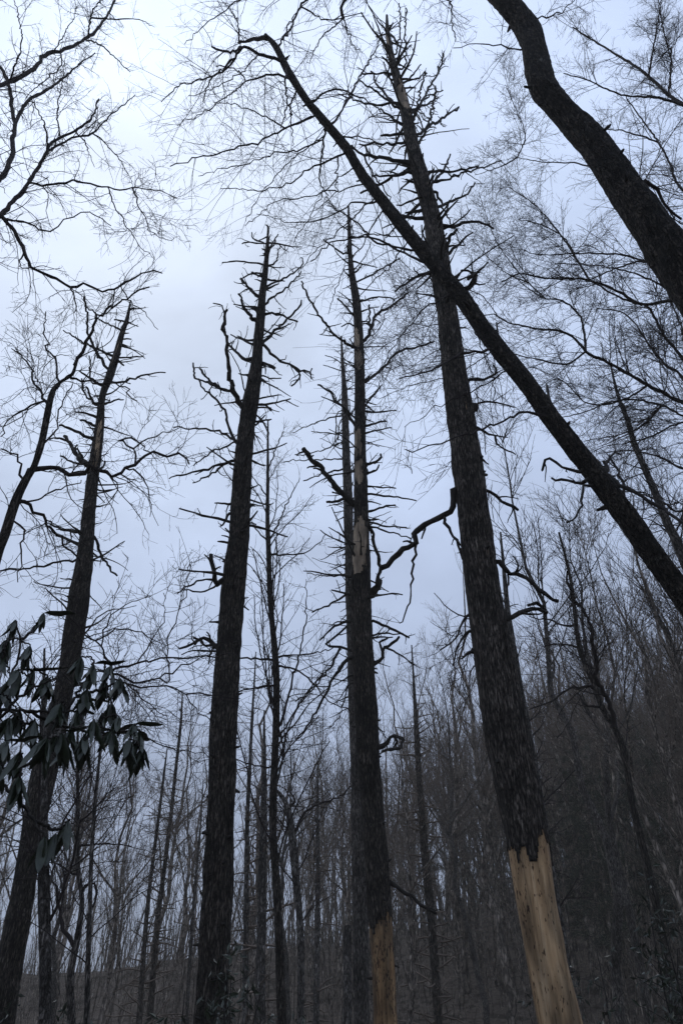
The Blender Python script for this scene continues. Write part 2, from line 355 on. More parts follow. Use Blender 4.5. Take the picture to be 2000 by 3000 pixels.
class Tree:
    def __init__(s, name, label, cat, rows, Y, group=None):
        base = rows[0, :3]
        s.o = empty(name, label, cat, group); s.Y = Y; s.rows = rows; s.paths = []
        C = catmull(rows, 160); s.paths.append((C[:, :3], C[:, 3], True)); s.br = []
    def project(s, P):
        d = P - EYE; dep = d @ FW; return np.stack([1000 + (d @ RT) / dep * FPX, 1500 - (d @ UP) / dep * FPX], -1), dep / FPX
    def attach(s, px, py):
        best = None
        for (P, R, tr) in s.paths:
            q, sc = s.project(P); dd = np.hypot(q[:, 0] - px, q[:, 1] - py) - R / sc * (1.0 if tr else .5)
            k = int(np.argmin(dd))
            if best is None or dd[k] < best[0]: best = (dd[k], P[k], R[k], tr)
        return best
    def branch(s, tr, slope=None, sides=7, K=None, wig=.02, mat_='branch', blunt=True, name='branch'):
        w0, w1, pts = tr
        _, p0, r0, isT = s.attach(*pts[0])
        Ys = p0[1]; a, b_ = at(*pts[0], Ys), at(*pts[-1], Ys); L = np.linalg.norm(a - b_)
        if slope is None: slope = rng.uniform(-.65, .65)
        ch = np.concatenate([[0], np.cumsum([math.dist(pts[q], pts[q + 1]) for q in range(len(pts) - 1)])]); ch = ch / max(ch[-1], 1)
        C = []
        for q, (x, y) in enumerate(pts):
            p = at(x, y, Ys + slope * L * ch[q]); r = (w0 + (w1 - w0) * ch[q]) / 2 * mpp(p); C.append([*p, r])
        if isT:
            C.insert(0, [*(p0 * .75 + np.array(C[0][:3]) * .25 - np.array([0, 0, .03])), C[0][3] * 1.35])
            C[1][3] *= 1.1
        else: C[0][:3] = list(p0)
        C = np.array(C)
        n = K or max(8, int(L / .10) + 4); C = catmull(C, min(n, 60))
        sc = np.linspace(0, 1, len(C))[:, None]
        C[:, :3] += (np.cumsum(rng.normal(size=(len(C), 3)), 0) * .25 + rng.normal(size=(len(C), 3))) * wig * min(1, L) * .5 * np.minimum(sc * 5, 1)
        C[:, 3] = np.maximum(C[:, 3] * (1 + rng.normal(size=len(C)) * .09), .0025)
        P, R = C[:, :3], C[:, 3]
        s.paths.append((P, R, False)); s.br.append((P, R))
        Pm, Rm = (np.vstack([P, P[-1] + (P[-1] - P[-2]) * .15]), np.append(R, R[-1] * .12)) if blunt else (P, R)
        bag = Bag(); bag.tubes(Pm[None], Rm[None], sides)
        return bag.obj(name, M[mat_], s.o), P, R
    def dead(s, tr, **kw):
        """a dead branch with a few broken side twigs joined on"""
        o, P, R = s.branch((tr[0] * 1.15, tr[1] * 1.25, tr[2]), wig=.03, **kw)
        P1, R1 = grow(P[None], R[None], .28, .10, .6, ang=(35, 80), wig=.22, K=6, rf=.55, rmin=.004, t0=.2)
        P2, R2 = grow(P1, R1, .25, .05, .2, ang=(35, 80), wig=.25, K=4, rf=.6, rmin=.003)
        bag = Bag(); bag.tubes(P1, R1, 5); bag.tubes(P2, R2, 3)
        if bag.n:
            w = bag.obj('twigs', M['branch'], o); tag(w, kind='stuff')
    def live(s, tr, dens=1.0, lens=(.5, 1.5), bias=(0, 0, .1), wig=.14, slope=None, mat_='twig', lv=3, rmin=.0032, flat=.3, t0=.06, bw=.03):
        o, P, R = s.branch(tr, slope=slope, mat_=mat_, blunt=False, wig=bw)
        P1, R1 = grow(P[None], R[None], .26 / dens, lens[0], lens[1], ang=(30, 65), wig=wig, bias=bias, K=9, rf=.42, rmin=rmin * 1.25, t0=t0, flat=flat, rmax=rmin * 3)
        P2, R2 = grow(P1, R1, .17 / dens, lens[0] * .4, lens[1] * .45, ang=(28, 65), wig=wig, bias=bias, K=6, rf=.55, rmin=rmin * .95, rmax=rmin * 1.6)
        bag = Bag(); bag.tubes(P1, R1, 4); bag.tubes(P2, R2, 3)
        if lv > 2:
            P3, R3 = grow(P2, R2, .14 / dens, .07, lens[1] * .2, ang=(30, 70), wig=wig, bias=bias, K=3, rf=.7, rmin=rmin * .85)
            bag.tubes(P3, R3, 3)
        if bag.n: tag(bag.obj('twigs', M[mat_], o), kind='stuff')
        return P, R
    def stubs(s, n, t0, t1, l0, l1, r=(.008, .02), up=.1, droop=0.0, twig=True):
        """short broken branches all round the stem, each its own piece"""
        C = catmull(s.rows, 300)
        for q in range(n):
            k = int(np.clip((t0 + (t1 - t0) * (q // 3 * 3 + 3 * rng.random() ** 1.7) / n), 0, .995) * 299)
            p, R = C[k, :3], C[k, 3]; a = rng.uniform(0, 2 * math.pi)
            d = np.array([math.cos(a), math.sin(a), rng.normal(up, .3)]); d /= np.linalg.norm(d)
            L = (l0 + (l1 - l0) * rng.random() ** 1.8) * (1 - .35 * k / 299); K = 8
            pts = [p + d * R * .6]
            for j in range(K - 1):
                pts.append(pts[-1] + d * (L + R * .4) / (K - 1)); d = d + rng.normal(size=3) * .11 + np.array([0, 0, -droop]); d /= np.linalg.norm(d)
            P = np.array(pts); r0 = min(rng.uniform(*r), R * .5); Rr = r0 * np.linspace(1.25, .5, K) * (1 + rng.normal(size=K) * .1)
            bag = Bag(); bag.tubes(np.vstack([P, P[-1] + d * .01])[None], np.append(Rr, .001)[None], 6)
            if twig:
                P1, R1 = grow(P[None], Rr[None], .3, .06, .4, ang=(35, 80), wig=.22, K=5, rf=.6, rmin=.0035, t0=.25)
                bag.tubes(P1, R1, 4)
            bag.obj('branch', M['branch'], s.o)

# ------------------------------------------------------------------ the tall dead hemlocks
# right-hand snag, bark gone from its foot
rows = trunk_path([(1129, 1136, 45), (1128, 1143, 100), (1138, 1160, 180), (1154, 1183, 250), (1172, 1208, 340), (1186, 1230, 430), (1212, 1263, 540), (1237, 1292, 640),
                   (1255, 1318, 770), (1277, 1338, 900), (1291, 1362, 1050), (1305, 1388, 1200), (1330, 1424, 1420), (1356, 1462, 1700),
                   (1392, 1522, 2000), (1425, 1562, 2200), (1466, 1600, 2400), (1492, 1622, 2560), (1528, 1660, 2780), (1566, 1712, 3000)], 8.0)
D = Tree('dead_hemlock', 'tallest dead hemlock, bark stripped from its foot leaving tan bare wood', 'tree', rows, 8.0, 'dead hemlock snags')
core = trunk_mesh('trunk', rows, M['tan_wood'], D.o, S=40, ds=.08, amp=.004, bump_amp=.012, shrink=.90, seed=1)
zb = at(1555, 2500, 8)[2]
msk = bare_mask([('below', zb, .34), ('patch', at(1170, 332, 8)[2], at(1170, 245, 8)[2], -100, 62), ('patch', at(1140, 180, 8)[2], at(1140, 100, 8)[2], -150, 40)], 1)
trunk_mesh('bark', rows, M['hemlock_bark'], core, S=96, ds=.028, amp=.026, bump_amp=.022, mask=msk, seed=1, floor=.925)
for tr in [T('b', 6, 4, 1090, 430, 990, 422, 900, 420), T('b', 7, 3, 1140, 590, 1000, 602, 860, 580, 760, 540), T('b', 7, 4, 1130, 712, 1050, 662, 1005, 620),
           T('b', 8, 5, 1150, 770, 1010, 777), T('b', 8, 4, 1150, 820, 1030, 825, 895, 835), T('b', 12, 7, 1180, 940, 1050, 908, 920, 890), T('b', 9, 4, 1190, 990, 1050, 1005, 960, 1010),
           T('b', 11, 6, 1250, 1252, 1190, 1250, 1110, 1235), T('b', 9, 4, 1240, 1210, 1150, 1222), T('b', 6, 3, 1180, 660, 1280, 560, 1360, 525),
           T('b', 6, 4, 1200, 690, 1230, 560, 1270, 408), T('b', 8, 5, 1210, 780, 1310, 720, 1452, 622), T('b', 7, 4, 1230, 820, 1285, 700, 1305, 600, 1320, 490),
           T('b', 7, 4, 1190, 690, 1280, 500, 1340, 400, 1365, 300), T('b', 8, 4, 1270, 990, 1420, 985, 1568, 965), T('b', 7, 3, 1280, 1062, 1450, 1000, 1600, 955, 1690, 920),
           T('b', 9, 4, 1310, 1200, 1440, 1150, 1500, 1110, 1545, 1050), T('b', 8, 3, 1300, 1110, 1180, 1150, 1100, 1175), T('b', 10, 5, 1340, 1285, 1400, 1300, 1450, 1300, 1500, 1278, 1600, 1285, 1650, 1310),
           T('b', 12, 6, 1375, 1480, 1400, 1370, 1450, 1308), T('b', 9, 4, 1380, 1470, 1450, 1420, 1490, 1370, 1530, 1340), T('b', 8, 4, 1310, 1050, 1360, 980, 1402, 900),
           T('b', 5, 3, 1165, 460, 1240, 375), T('b', 4, 3, 1112, 330, 1140, 300, 1182, 258), T('b', 4, 3, 1100, 300, 1125, 150, 1120, 20), T('b', 4, 3, 1150, 380, 1145, 200, 1150, 60),
           T('b', 6, 3, 1130, 455, 1220, 455, 1268, 408), T('b', 6, 4, 1115, 480, 1070, 460, 1030, 425), T('b', 7, 4, 1110, 610, 1040, 540, 1000, 490, 968, 410), T('b', 6, 4, 1105, 620, 1000, 540, 890, 470),
           T('b', 9, 4, 1280, 1565, 1190, 1610, 1095, 1680), T('b', 9, 5, 1180, 960, 1090, 1010, 1000, 1060, 900, 1110), T('b', 7, 3, 1320, 1100, 1350, 1150, 1400, 1250, 1430, 1290),
           T('b', 8, 3, 1200, 900, 1110, 940, 1060, 1000), T('b', 7, 3, 1170, 640, 1260, 600, 1330, 560), T('b', 6, 3, 1105, 250, 1060, 200, 980, 210),
           T('f', 9, 5, 160, 702, 230, 700, 290, 690, 345, 640, 330, 600), T('f', 26, 22, 190, 885, 222, 885), T('f', 6, 3, 205, 868, 235, 850, 320, 850, 450, 880),
           T('f', 8, 3, 205, 1020, 310, 1065, 420, 1075), T('f', 6, 3, 315, 1068, 350, 1130, 470, 1188), T('f', 6, 3, 230, 1210, 290, 1255), T('f', 9, 6, 265, 1420, 380, 1490, 490, 1556),
           T('z', 17, 13, 1330, 1436, 1322, 1468, 1316, 1495, 1290, 1512, 1260, 1530, 1212, 1562, 1208, 1592, 1190, 1606, 1150, 1640, 1112, 1668),
           T('z', 9, 6, 1296, 1512, 1312, 1545, 1340, 1590, 1356, 1640), T('z', 12, 9, 1454, 1645, 1500, 1682, 1560, 1705, 1600, 1745, 1638, 1766),
           T('z', 12, 10, 1490, 1812, 1530, 1793, 1560, 1782, 1600, 1795), T('z', 9, 7, 1600, 1793, 1575, 1768, 1545, 1772),
           T('z', 7, 3, 1215, 1600, 1210, 1660, 1205, 1730, 1190, 1790, 1168, 1830),
           T('z', 9, 4, 1382, 1910, 1350, 1930), T('z', 8, 3, 1376, 1850, 1340, 1890, 1325, 1955), T('z', 7, 3, 1370, 1800, 1338, 1860, 1290, 1905)]:
    D.dead(tr)
D.stubs(92, .50, .985, .15, 1.5, r=(.010, .028), up=.2)
D.stubs(22, .2, .5, .02, .07, r=(.02, .035), twig=False)
# hanging twigs below the right snag's lower limbs
for tr in [T('k', 4, 2, 170, 330, 110, 430, 60, 560), T('k', 4, 2, 185, 440, 140, 560, 100, 740), T('k', 3, 2, 150, 250, 90, 330, 0, 430), T('k', 4, 2, 200, 560, 165, 650, 165, 800)]:
    D.live(tr, dens=1.5, lens=(.25, .8), bias=(-.05, 0, -.5), wig=.12, lv=2, rmin=.003)

# centre snag
rows = trunk_path([(1018, 1023, 603), (1017, 1027, 660), (1018, 1032, 740), (1020, 1040, 800), (1030, 1056, 880), (1035, 1062, 960), (1037, 1069, 1080), (1037, 1070, 1200),
                   (1036, 1074, 1350), (1035, 1079, 1500), (1030, 1083, 1620), (1026, 1087, 1750), (1028, 1095, 1900), (1034, 1104, 2050), (1046, 1116, 2250), (1058, 1128, 2400),
                   (1072, 1148, 2650), (1082, 1158, 2800), (1091, 1168, 3000)], 13.0)
Cn = Tree('dead_hemlock', 'centre dead hemlock with scaling pale patches and orange bare wood at its foot', 'tree', rows, 13.0, 'dead hemlock snags')
core = trunk_mesh('trunk', rows, M['orange_wood'], Cn.o, S=32, ds=.10, amp=.004, bump_amp=.012, shrink=.90, seed=2)
zz = lambda py: at(1050, py, 13)[2]
msk = bare_mask([('below', zz(2705), .30), ('patch', zz(1695), zz(1525), -110, 62), ('patch', zz(1425), zz(1355), -115, 50), ('patch', zz(1350), zz(1270), -120, 36),
                 ('patch', zz(1092), zz(1035), -110, 60), ('patch', zz(1028), zz(972), -130, 42)], 2)
trunk_mesh('bark', rows, M['dark_bark'], core, S=56, ds=.05, amp=.02, bump_amp=.02, mask=msk, seed=2, floor=.925)
for tr in [T('e', 7, 4, 970, 485, 870, 420, 790, 340, 720, 240, 660, 140, 630, 50), T('e', 18, 10, 990, 1520, 930, 1470, 850, 1380, 760, 1270, 700, 1210, 658, 1150),
           T('e', 8, 6, 920, 1500, 860, 1498, 800, 1500), T('e', 5, 4, 900, 1452, 838, 1440), T('e', 8, 4, 985, 1000, 900, 880, 820, 790, 745, 735),
           T('e', 9, 5, 1040, 445, 1080, 400, 1105, 320, 1130, 270, 1220, 220, 1330, 130), T('e', 6, 4, 1085, 390, 1088, 290, 1080, 200), T('e', 8, 4, 1050, 715, 1130, 650, 1200, 580, 1270, 510, 1400, 480, 1500, 440),
           T('e', 6, 4, 1060, 1003, 1130, 980, 1190, 970), T('e', 5, 4, 1060, 870, 1110, 912), T('e', 5, 3, 1055, 860, 1160, 740), T('e', 8, 5, 1070, 1255, 1120, 1238, 1155, 1212, 1150, 1188),
           T('e', 7, 4, 1072, 1312, 1130, 1290, 1142, 1258), T('e', 6, 3, 1080, 1450, 1200, 1460, 1385, 1495), T('e', 6, 4, 1082, 1562, 1200, 1530, 1250, 1525), T('e', 5, 3, 1078, 1400, 1250, 1410),
           T('z', 12, 7, 1090, 1738, 1114, 1668, 1102, 1600, 1086, 1530), T('e', 6, 3, 1090, 1620, 1180, 1660, 1320, 1670), T('e', 5, 3, 1090, 1660, 1200, 1700, 1350, 1740),
           T('b', 6, 3, 850, 1470, 770, 1440, 680, 1370), T('b', 4, 3, 840, 1370, 940, 1345, 1060, 1350), T('b', 5, 3, 865, 1622, 960, 1570, 1110, 1480), T('b', 4, 3, 870, 1560, 900, 1520), T('b', 5, 3, 885, 1732, 1000, 1705, 1085, 1722),
           T('i', 6, 3, 940, 92, 830, 64), T('i', 6, 4, 930, 92, 840, 150, 715, 206), T('i', 7, 4, 940, 270, 830, 320, 750, 398), T('i', 7, 5, 945, 455, 880, 435, 790, 430, 830, 390, 930, 305),
           T('i', 9, 4, 948, 510, 880, 590, 800, 730, 720, 880, 603, 1045), T('i', 7, 3, 890, 450, 830, 560, 740, 680, 600, 800), T('i', 4, 2, 948, 630, 840, 700), T('i', 4, 2, 950, 680, 880, 785), T('i', 4, 2, 950, 700, 900, 860, 830, 970),
           T('i', 14, 6, 1095, 110, 1140, 50, 1157, 0), T('i', 8, 5, 1105, 270, 1210, 310, 1335, 378), T('i', 11, 6, 1110, 552, 1165, 510, 1165, 455, 1212, 430, 1280, 370), T('i', 7, 5, 1165, 455, 1150, 405, 1200, 380),
           T('i', 6, 3, 1195, 465, 1290, 490, 1375, 557), T('i', 5, 3, 1110, 355, 1200, 352, 1300, 350), T('i', 5, 3, 1110, 375, 1230, 372),
           T('i', 13, 8, 1148, 1092, 1200, 1060, 1225, 1015, 1305, 1045), T('i', 9, 7, 1300, 1047, 1280, 1100, 1240, 1105, 1165, 1118), T('i', 6, 5, 1225, 1018, 1260, 1060, 1235, 1100),
           T('j', 12, 6, 1212, 630, 1300, 690, 1440, 790, 1520, 850), T('e', 6, 4, 980, 280, 930, 230, 870, 170), T('e', 5, 3, 1000, 360, 940, 330, 900, 350)]:
    Cn.dead(tr)
Cn.stubs(96, .42, .98, .15, 1.4, r=(.009, .026), up=.12)

Cn.stubs(44, .06, .42, .03, .08, r=(.018, .03), twig=False)

# thinner snag standing just behind the centre one
rows = trunk_path([(997, 1002, 985), (998, 1008, 1060), (1000, 1018, 1150), (1001, 1025, 1300), (1004, 1033, 1450), (1008, 1036, 1600), (1012, 1044, 1800), (1018, 1054, 2050), (1026, 1064, 2300), (1030, 1076, 2650), (1032, 1084, 3000)], 17.5)
C2 = Tree('dead_hemlock', 'slimmer dark snag partly hidden close behind the centre dead hemlock', 'tree', rows, 17.5, 'dead hemlock snags')
trunk_mesh('trunk', rows, M['slate_bark'], C2.o, S=28, ds=.08, amp=.018, bump_amp=.02, seed=3)
for tr in [T('e', 4, 2, 905, 935, 800, 960, 690, 1000, 580, 1045), T('e', 4, 2, 905, 1050, 800, 1050, 700, 1040), T('e', 4, 2, 905, 1110, 780, 1160, 600, 1200), T('e', 4, 2, 905, 1222, 720, 1225, 520, 1240),
           T('e', 5, 3, 905, 1285, 780, 1320, 660, 1357), T('e', 3, 2, 915, 1560, 850, 1572), T('e', 3, 2, 920, 1600, 860, 1628), T('e', 4, 2, 925, 1800, 810, 1800), T('e', 4, 2, 925, 1810, 825, 1850), T('e', 4, 2, 930, 1920, 860, 1912), T('e', 4, 2, 935, 1970, 810, 1990, 680, 1975),
           T('e', 3, 2, 905, 600, 850, 560, 790, 540), T('e', 3, 2, 910, 650, 840, 620, 780, 600), T('e', 3, 3, 900, 900, 860, 930, 858, 1050, 855, 1130), T('e', 3, 3, 905, 940, 880, 1000, 876, 1100)]:
    C2.dead(tr)
C2.stubs(120, .40, .985, .25, 1.6, r=(.009, .018), up=-.02)

# left-centre snag
rows = trunk_path([(783, 787, 662), (779, 789, 710), (772, 788, 770), (760, 782, 850), (748, 777, 950), (739, 770, 1030), (722, 765, 1120), (703, 752, 1220), (690, 744, 1320), (679, 736, 1450),
                   (668, 732, 1560), (652, 726, 1680), (642, 715, 1820), (627, 705, 1960), (615, 700, 2120), (606, 692, 2300), (594, 684, 2500), (582, 676, 2720), (565, 668, 3000)], 11.0)
B = Tree('dead_hemlock', 'dark dead hemlock with forked side limb high up and ferns of leaves round its foot', 'tree', rows, 11.0, 'dead hemlock snags')
B.o['label'] = 'thick dark dead hemlock with a forked, upswept broken limb below its spiky top'
trunk_mesh('trunk', rows, M['dark_bark'], B.o, S=64, ds=.045, amp=.022, bump_amp=.03, seed=4)
for tr in [T('e', 15, 6, 262, 910, 185, 790, 150, 600, 135, 450, 120, 390, 130, 300, 150, 250), T('e', 6, 3, 120, 390, 122, 280, 100, 210, 55, 205), T('e', 9, 4, 180, 790, 150, 770, 80, 750, -30, 700, -70, 690),
           T('d', 6, 4, 1280, 722, 1280, 660, 1273, 590), T('d', 7, 5, 1440, 770, 1370, 700, 1318, 625), T('e', 8, 4, 205, 1115, 160, 1000, 140, 930, 70, 830, 0, 770, -45, 700), T('e', 7, 3, 215, 1110, 140, 1060, 60, 1035, -200, 1015),
           T('d', 5, 3, 1540, 1120, 1400, 1180, 1270, 1265), T('d', 8, 3, 1535, 1230, 1380, 1280, 1170, 1325, 1095, 1335), T('d', 6, 3, 1480, 1262, 1370, 1330, 1265, 1385), T('e', 6, 3, 165, 1515, 65, 1510), T('e', 7, 4, 160, 1580, 130, 1640, 100, 1660),
           T('e', 8, 4, 385, 470, 460, 550, 560, 600, 640, 630, 690, 640, 715, 620), T('e', 5, 3, 690, 640, 700, 695), T('e', 5, 4, 560, 600, 620, 660, 605, 710, 570, 742),
           T('e', 8, 4, 378, 460, 470, 370, 560, 290, 620, 230, 640, 190), T('e', 7, 4, 390, 270, 470, 270, 600, 322), T('e', 6, 3, 395, 205, 470, 140, 560, 75, 620, 0), T('e', 8, 7, 380, 590, 460, 622), T('e', 4, 3, 370, 672, 430, 690, 500, 690),
           T('e', 7, 3, 355, 862, 450, 855, 560, 830), T('e', 3, 2, 545, 838, 612, 876), T('e', 5, 4, 352, 862, 400, 865, 435, 908), T('e', 5, 3, 345, 972, 440, 960), T('e', 5, 3, 345, 990, 395, 930),
           T('e', 9, 5, 305, 300, 250, 200, 220, 125), T('e', 8, 4, 335, 145, 280, 90, 235, 40), T('e', 5, 3, 325, 222, 255, 215, 188, 200), T('e', 9, 5, 300, 570, 240, 550, 150, 450), T('e', 6, 3, 310, 465, 230, 430, 170, 400),
           T('b', 5, 3, 330, 1520, 200, 1500, 105, 1507), T('b', 5, 3, 325, 1590, 270, 1570, 205, 1605), T('b', 6, 3, 345, 1650, 470, 1590, 560, 1520, 555, 1470), T('b', 4, 3, 350, 1400, 280, 1370, 268, 1340), T('b', 4, 3, 360, 1440, 400, 1400, 412, 1360),
           T('b', 5, 3, 350, 1540, 410, 1500, 435, 1415), T('b', 4, 3, 340, 1400, 250, 1390, 215, 1395), T('b', 6, 4, 300, 1690, 240, 1640, 205, 1605), T('b', 4, 3, 362, 1300, 350, 1290),
           T('g', 15, 9, 1465, 215, 1425, 250, 1405, 150, 1385, 55), T('g', 6, 3, 1420, 225, 1300, 230, 1160, 310), T('g', 6, 3, 1425, 255, 1330, 300, 1200, 290), T('g', 12, 5, 1415, 660, 1340, 600, 1280, 640, 1180, 680), T('g', 8, 4, 1400, 665, 1340, 650, 1310, 610, 1270, 600),
           T('g', 7, 4, 1440, 500, 1375, 495), T('g', 5, 3, 1420, 690, 1300, 680, 1200, 700), T('e', 4, 3, 300, 1525, 330, 1530), T('e', 4, 3, 300, 1640, 335, 1650)]:
    B.dead(tr)
B.stubs(100, .45, .985, .15, 1.3, r=(.010, .028), up=.15)

B.stubs(36, .06, .45, .03, .09, r=(.018, .032), twig=False)

# far-left snag
rows = trunk_path([(381, 385, 880), (368, 380, 930), (348, 366, 980), (330, 352, 1040), (309, 336, 1100), (290, 311, 1160), (281, 307, 1230), (267, 300, 1320), (252, 287, 1420), (238, 279, 1530), (222, 272, 1640),
                   (200, 262, 1750), (183, 245, 1880), (160, 218, 2020), (120, 195, 2150), (82, 160, 2300), (52, 120, 2500), (15, 92, 2700), (-22, 66, 2850), (-50, 45, 3000)], 12.5)
A = Tree('dead_hemlock', 'leaning dead hemlock behind the drooping evergreen leaves, stripped streak below its top', 'tree', rows, 12.5, 'dead hemlock snags')
core = trunk_mesh('trunk', rows, M['tan_wood'], A.o, S=28, ds=.10, amp=.004, bump_amp=.012, shrink=.90, seed=5)
zz = lambda py: at(290, py, 12.5)[2]
trunk_mesh('bark', rows, M['dark_bark'], core, S=52, ds=.05, amp=.02, bump_amp=.024, seed=5, floor=.925, mask=bare_mask([('patch', zz(1375), zz(1240), -70, 27)], 5))
for tr in [T('d', 8, 4, 692, 612, 600, 440, 570, 300, 555, 150), T('d', 6, 3, 712, 532, 580, 470, 430, 380), T('d', 8, 4, 620, 855, 580, 760, 570, 745), T('d', 7, 3, 690, 722, 800, 712, 950, 670, 1060, 650, 1085, 655), T('d', 5, 3, 750, 550, 860, 550, 945, 540),
           T('d', 9, 5, 600, 1085, 490, 1030, 385, 1000), T('d', 14, 8, 565, 1255, 500, 1180, 450, 1100, 432, 1070), T('d', 7, 4, 555, 1272, 480, 1240, 400, 1200), T('d', 7, 4, 625, 940, 560, 915, 500, 910), T('d', 7, 5, 610, 1000, 560, 970, 525, 970),
           T('d', 9, 5, 495, 1692, 400, 1680, 330, 1650), T('d', 8, 4, 485, 1765, 420, 1740, 360, 1700), T('d', 9, 4, 612, 1730, 660, 1830, 720, 1930, 780, 1985), T('d', 6, 4, 500, 1882, 350, 1900, 200, 1930, 0, 1950), T('d', 6, 3, 690, 860, 750, 835, 810, 835),
           T('d', 7, 4, 640, 720, 570, 680, 520, 640), T('d', 5, 3, 600, 660, 590, 600, 575, 545), T('d', 5, 4, 820, 320, 780, 310, 750, 305), T('d', 5, 3, 790, 370, 770, 360, 640, 290), T('d', 4, 3, 780, 430, 865, 432), T('d', 4, 3, 790, 480, 860, 495),
           T('d', 6, 4, 760, 560, 810, 605), T('d', 6, 4, 625, 830, 600, 830, 555, 800, 530, 700), T('d', 7, 4, 470, 1090, 400, 1085, 335, 1090), T('d', 6, 4, 650, 1290, 680, 1270, 690, 1235)]:
    A.dead(tr)
A.stubs(90, .42, .985, .2, 1.1, r=(.009, .02), up=.1)

# ------------------------------------------------------------------ the leaning live tree that crosses the right-hand snag
ctr = [(777, 102, 13), (810, 140, 22), (842, 205, 27), (892, 285, 28), (940, 345, 34), (1012, 432, 38), (1060, 510, 42), (1134, 606, 48), (1208, 700, 52), (1274, 778, 58),
       (1358, 880, 62), (1448, 1010, 66), (1546, 1130, 70), (1645, 1265, 74), (1750, 1400, 80), (1858, 1550, 86), (1958, 1690, 90), (2110, 1900, 96), (2330, 2200, 104)]
spec = [(x - w / 2, x + w / 2, y) for x, y, w in ctr]
rows = trunk_path(spec, 7.0, lean=.75)
E = Tree('leaning_tree', 'live tree leaning hard across the tallest snag, its broken top hooked over', 'tree', rows, 7.0)
trunk_mesh('trunk', rows, M['leaning_bark'], E.o, S=56, ds=.04, amp=.016, bump_amp=.04, seed=6, fur=(8, 3.5))
for (tr, kw) in [(T('b', 13, 8, 352, 215, 270, 225, 190, 242), {}), (T('b', 10, 6, 440, 350, 300, 310, 220, 280, 130, 305, 40, 265), {}), (T('b', 8, 3, 215, 285, 130, 370, 30, 460, -20, 580), {}), (T('b', 6, 3, 190, 330, 120, 400, 0, 460, -150, 500, -260, 600), {}),
                 (T('b', 5, 2, 190, 242, 200, 160, 170, 80, 120, 20), {}), (T('b', 7, 3, 470, 380, 465, 500, 470, 640, 440, 740), {}), (T('b', 7, 3, 490, 450, 370, 430, 240, 460, 180, 400, 60, 380), {}), (T('b', 4, 2, 240, 460, 150, 540, 40, 620, -160, 720), {}),
                 (T('b', 7, 3, 630, 665, 460, 740, 310, 810, 150, 860, 0, 905, -180, 960), {}), (T('b', 5, 2, 460, 740, 370, 680, 200, 610, 60, 590), {}), (T('b', 7, 3, 745, 700, 800, 600, 850, 500, 940, 340, 1020, 180), {}),
                 (T('b', 7, 3, 635, 575, 700, 522, 770, 520, 880, 560, 1000, 640), {}), (T('b', 6, 3, 690, 715, 680, 850, 660, 1010, 700, 1140, 760, 1220), {}), (T('b', 6, 2, 790, 885, 600, 960, 480, 1050, 300, 1090, 80, 1080), {}), (T('b', 5, 2, 740, 870, 758, 1000, 745, 1100, 640, 1200), {}),
                 (T('b', 7, 3, 840, 840, 900, 900, 960, 1000, 1080, 1180), {'lv': 2}), (T('b', 7, 3, 1190, 1440, 1050, 1400, 900, 1355, 720, 1400, 600, 1500), {}), (T('b', 8, 3, 1265, 1510, 1110, 1440, 950, 1370, 850, 1260, 700, 1180), {}), (T('b', 5, 2, 950, 1170, 860, 1160, 720, 1240, 560, 1280, 300, 1230), {}),
                 (T('b', 5, 2, 700, 800, 560, 850, 420, 880, 180, 960, -40, 1010), {}), (T('b', 5, 2, 520, 530, 500, 640, 520, 850), {}), (T('b', 5, 2, 430, 260, 500, 120, 600, 0), {}), (T('b', 5, 2, 760, 780, 940, 790, 1010, 870), {'lv': 2}),
                 (T('b', 4, 2, 900, 1060, 640, 1120, 380, 1180, 240, 1300), {}), (T('b', 4, 2, 300, 310, 200, 420, 80, 500, -100, 560), {}),
                 (T('b', 4, 2, 960, 1150, 800, 1300, 650, 1420, 540, 1560), {}), (T('b', 4, 2, 1010, 1220, 900, 1400, 760, 1600, 690, 1800), {}), (T('b', 4, 2, 1300, 1560, 1180, 1650, 1060, 1780, 980, 1960), {}), (T('b', 4, 2, 700, 780, 520, 900, 350, 1080, 230, 1270), {}),
                 (T('b', 4, 2, 860, 960, 700, 1080, 600, 1250, 500, 1400), {}), (T('b', 4, 2, 1160, 1390, 1040, 1560, 900, 1700, 820, 1900), {}), (T('z', 5, 2, 1370, 880, 1400, 1000, 1440, 1100, 1450, 1230), {}), (T('z', 5, 2, 1500, 1070, 1420, 1130, 1300, 1180, 1180, 1250), {}), (T('z', 5, 2, 1330, 850, 1220, 930, 1140, 1040, 1110, 1150), {})]:
    E.live(tr, dens=.82, lens=(.5, 2.3), bias=(-.05, 0, -.14), wig=.085, rmin=.0028, **kw)
for tr in [T('f', 10, 3, 345, 500, 200, 520, 0, 590, -150, 660, -300, 690), T('f', 9, 3, 720, 945, 620, 930, 515, 908, 330, 985, 130, 1070, -100, 1150, -260, 1180)]:
    E.live(tr, dens=.9, lens=(.4, 1.8), bias=(-.03, 0, .05), wig=.11, rmin=.003)
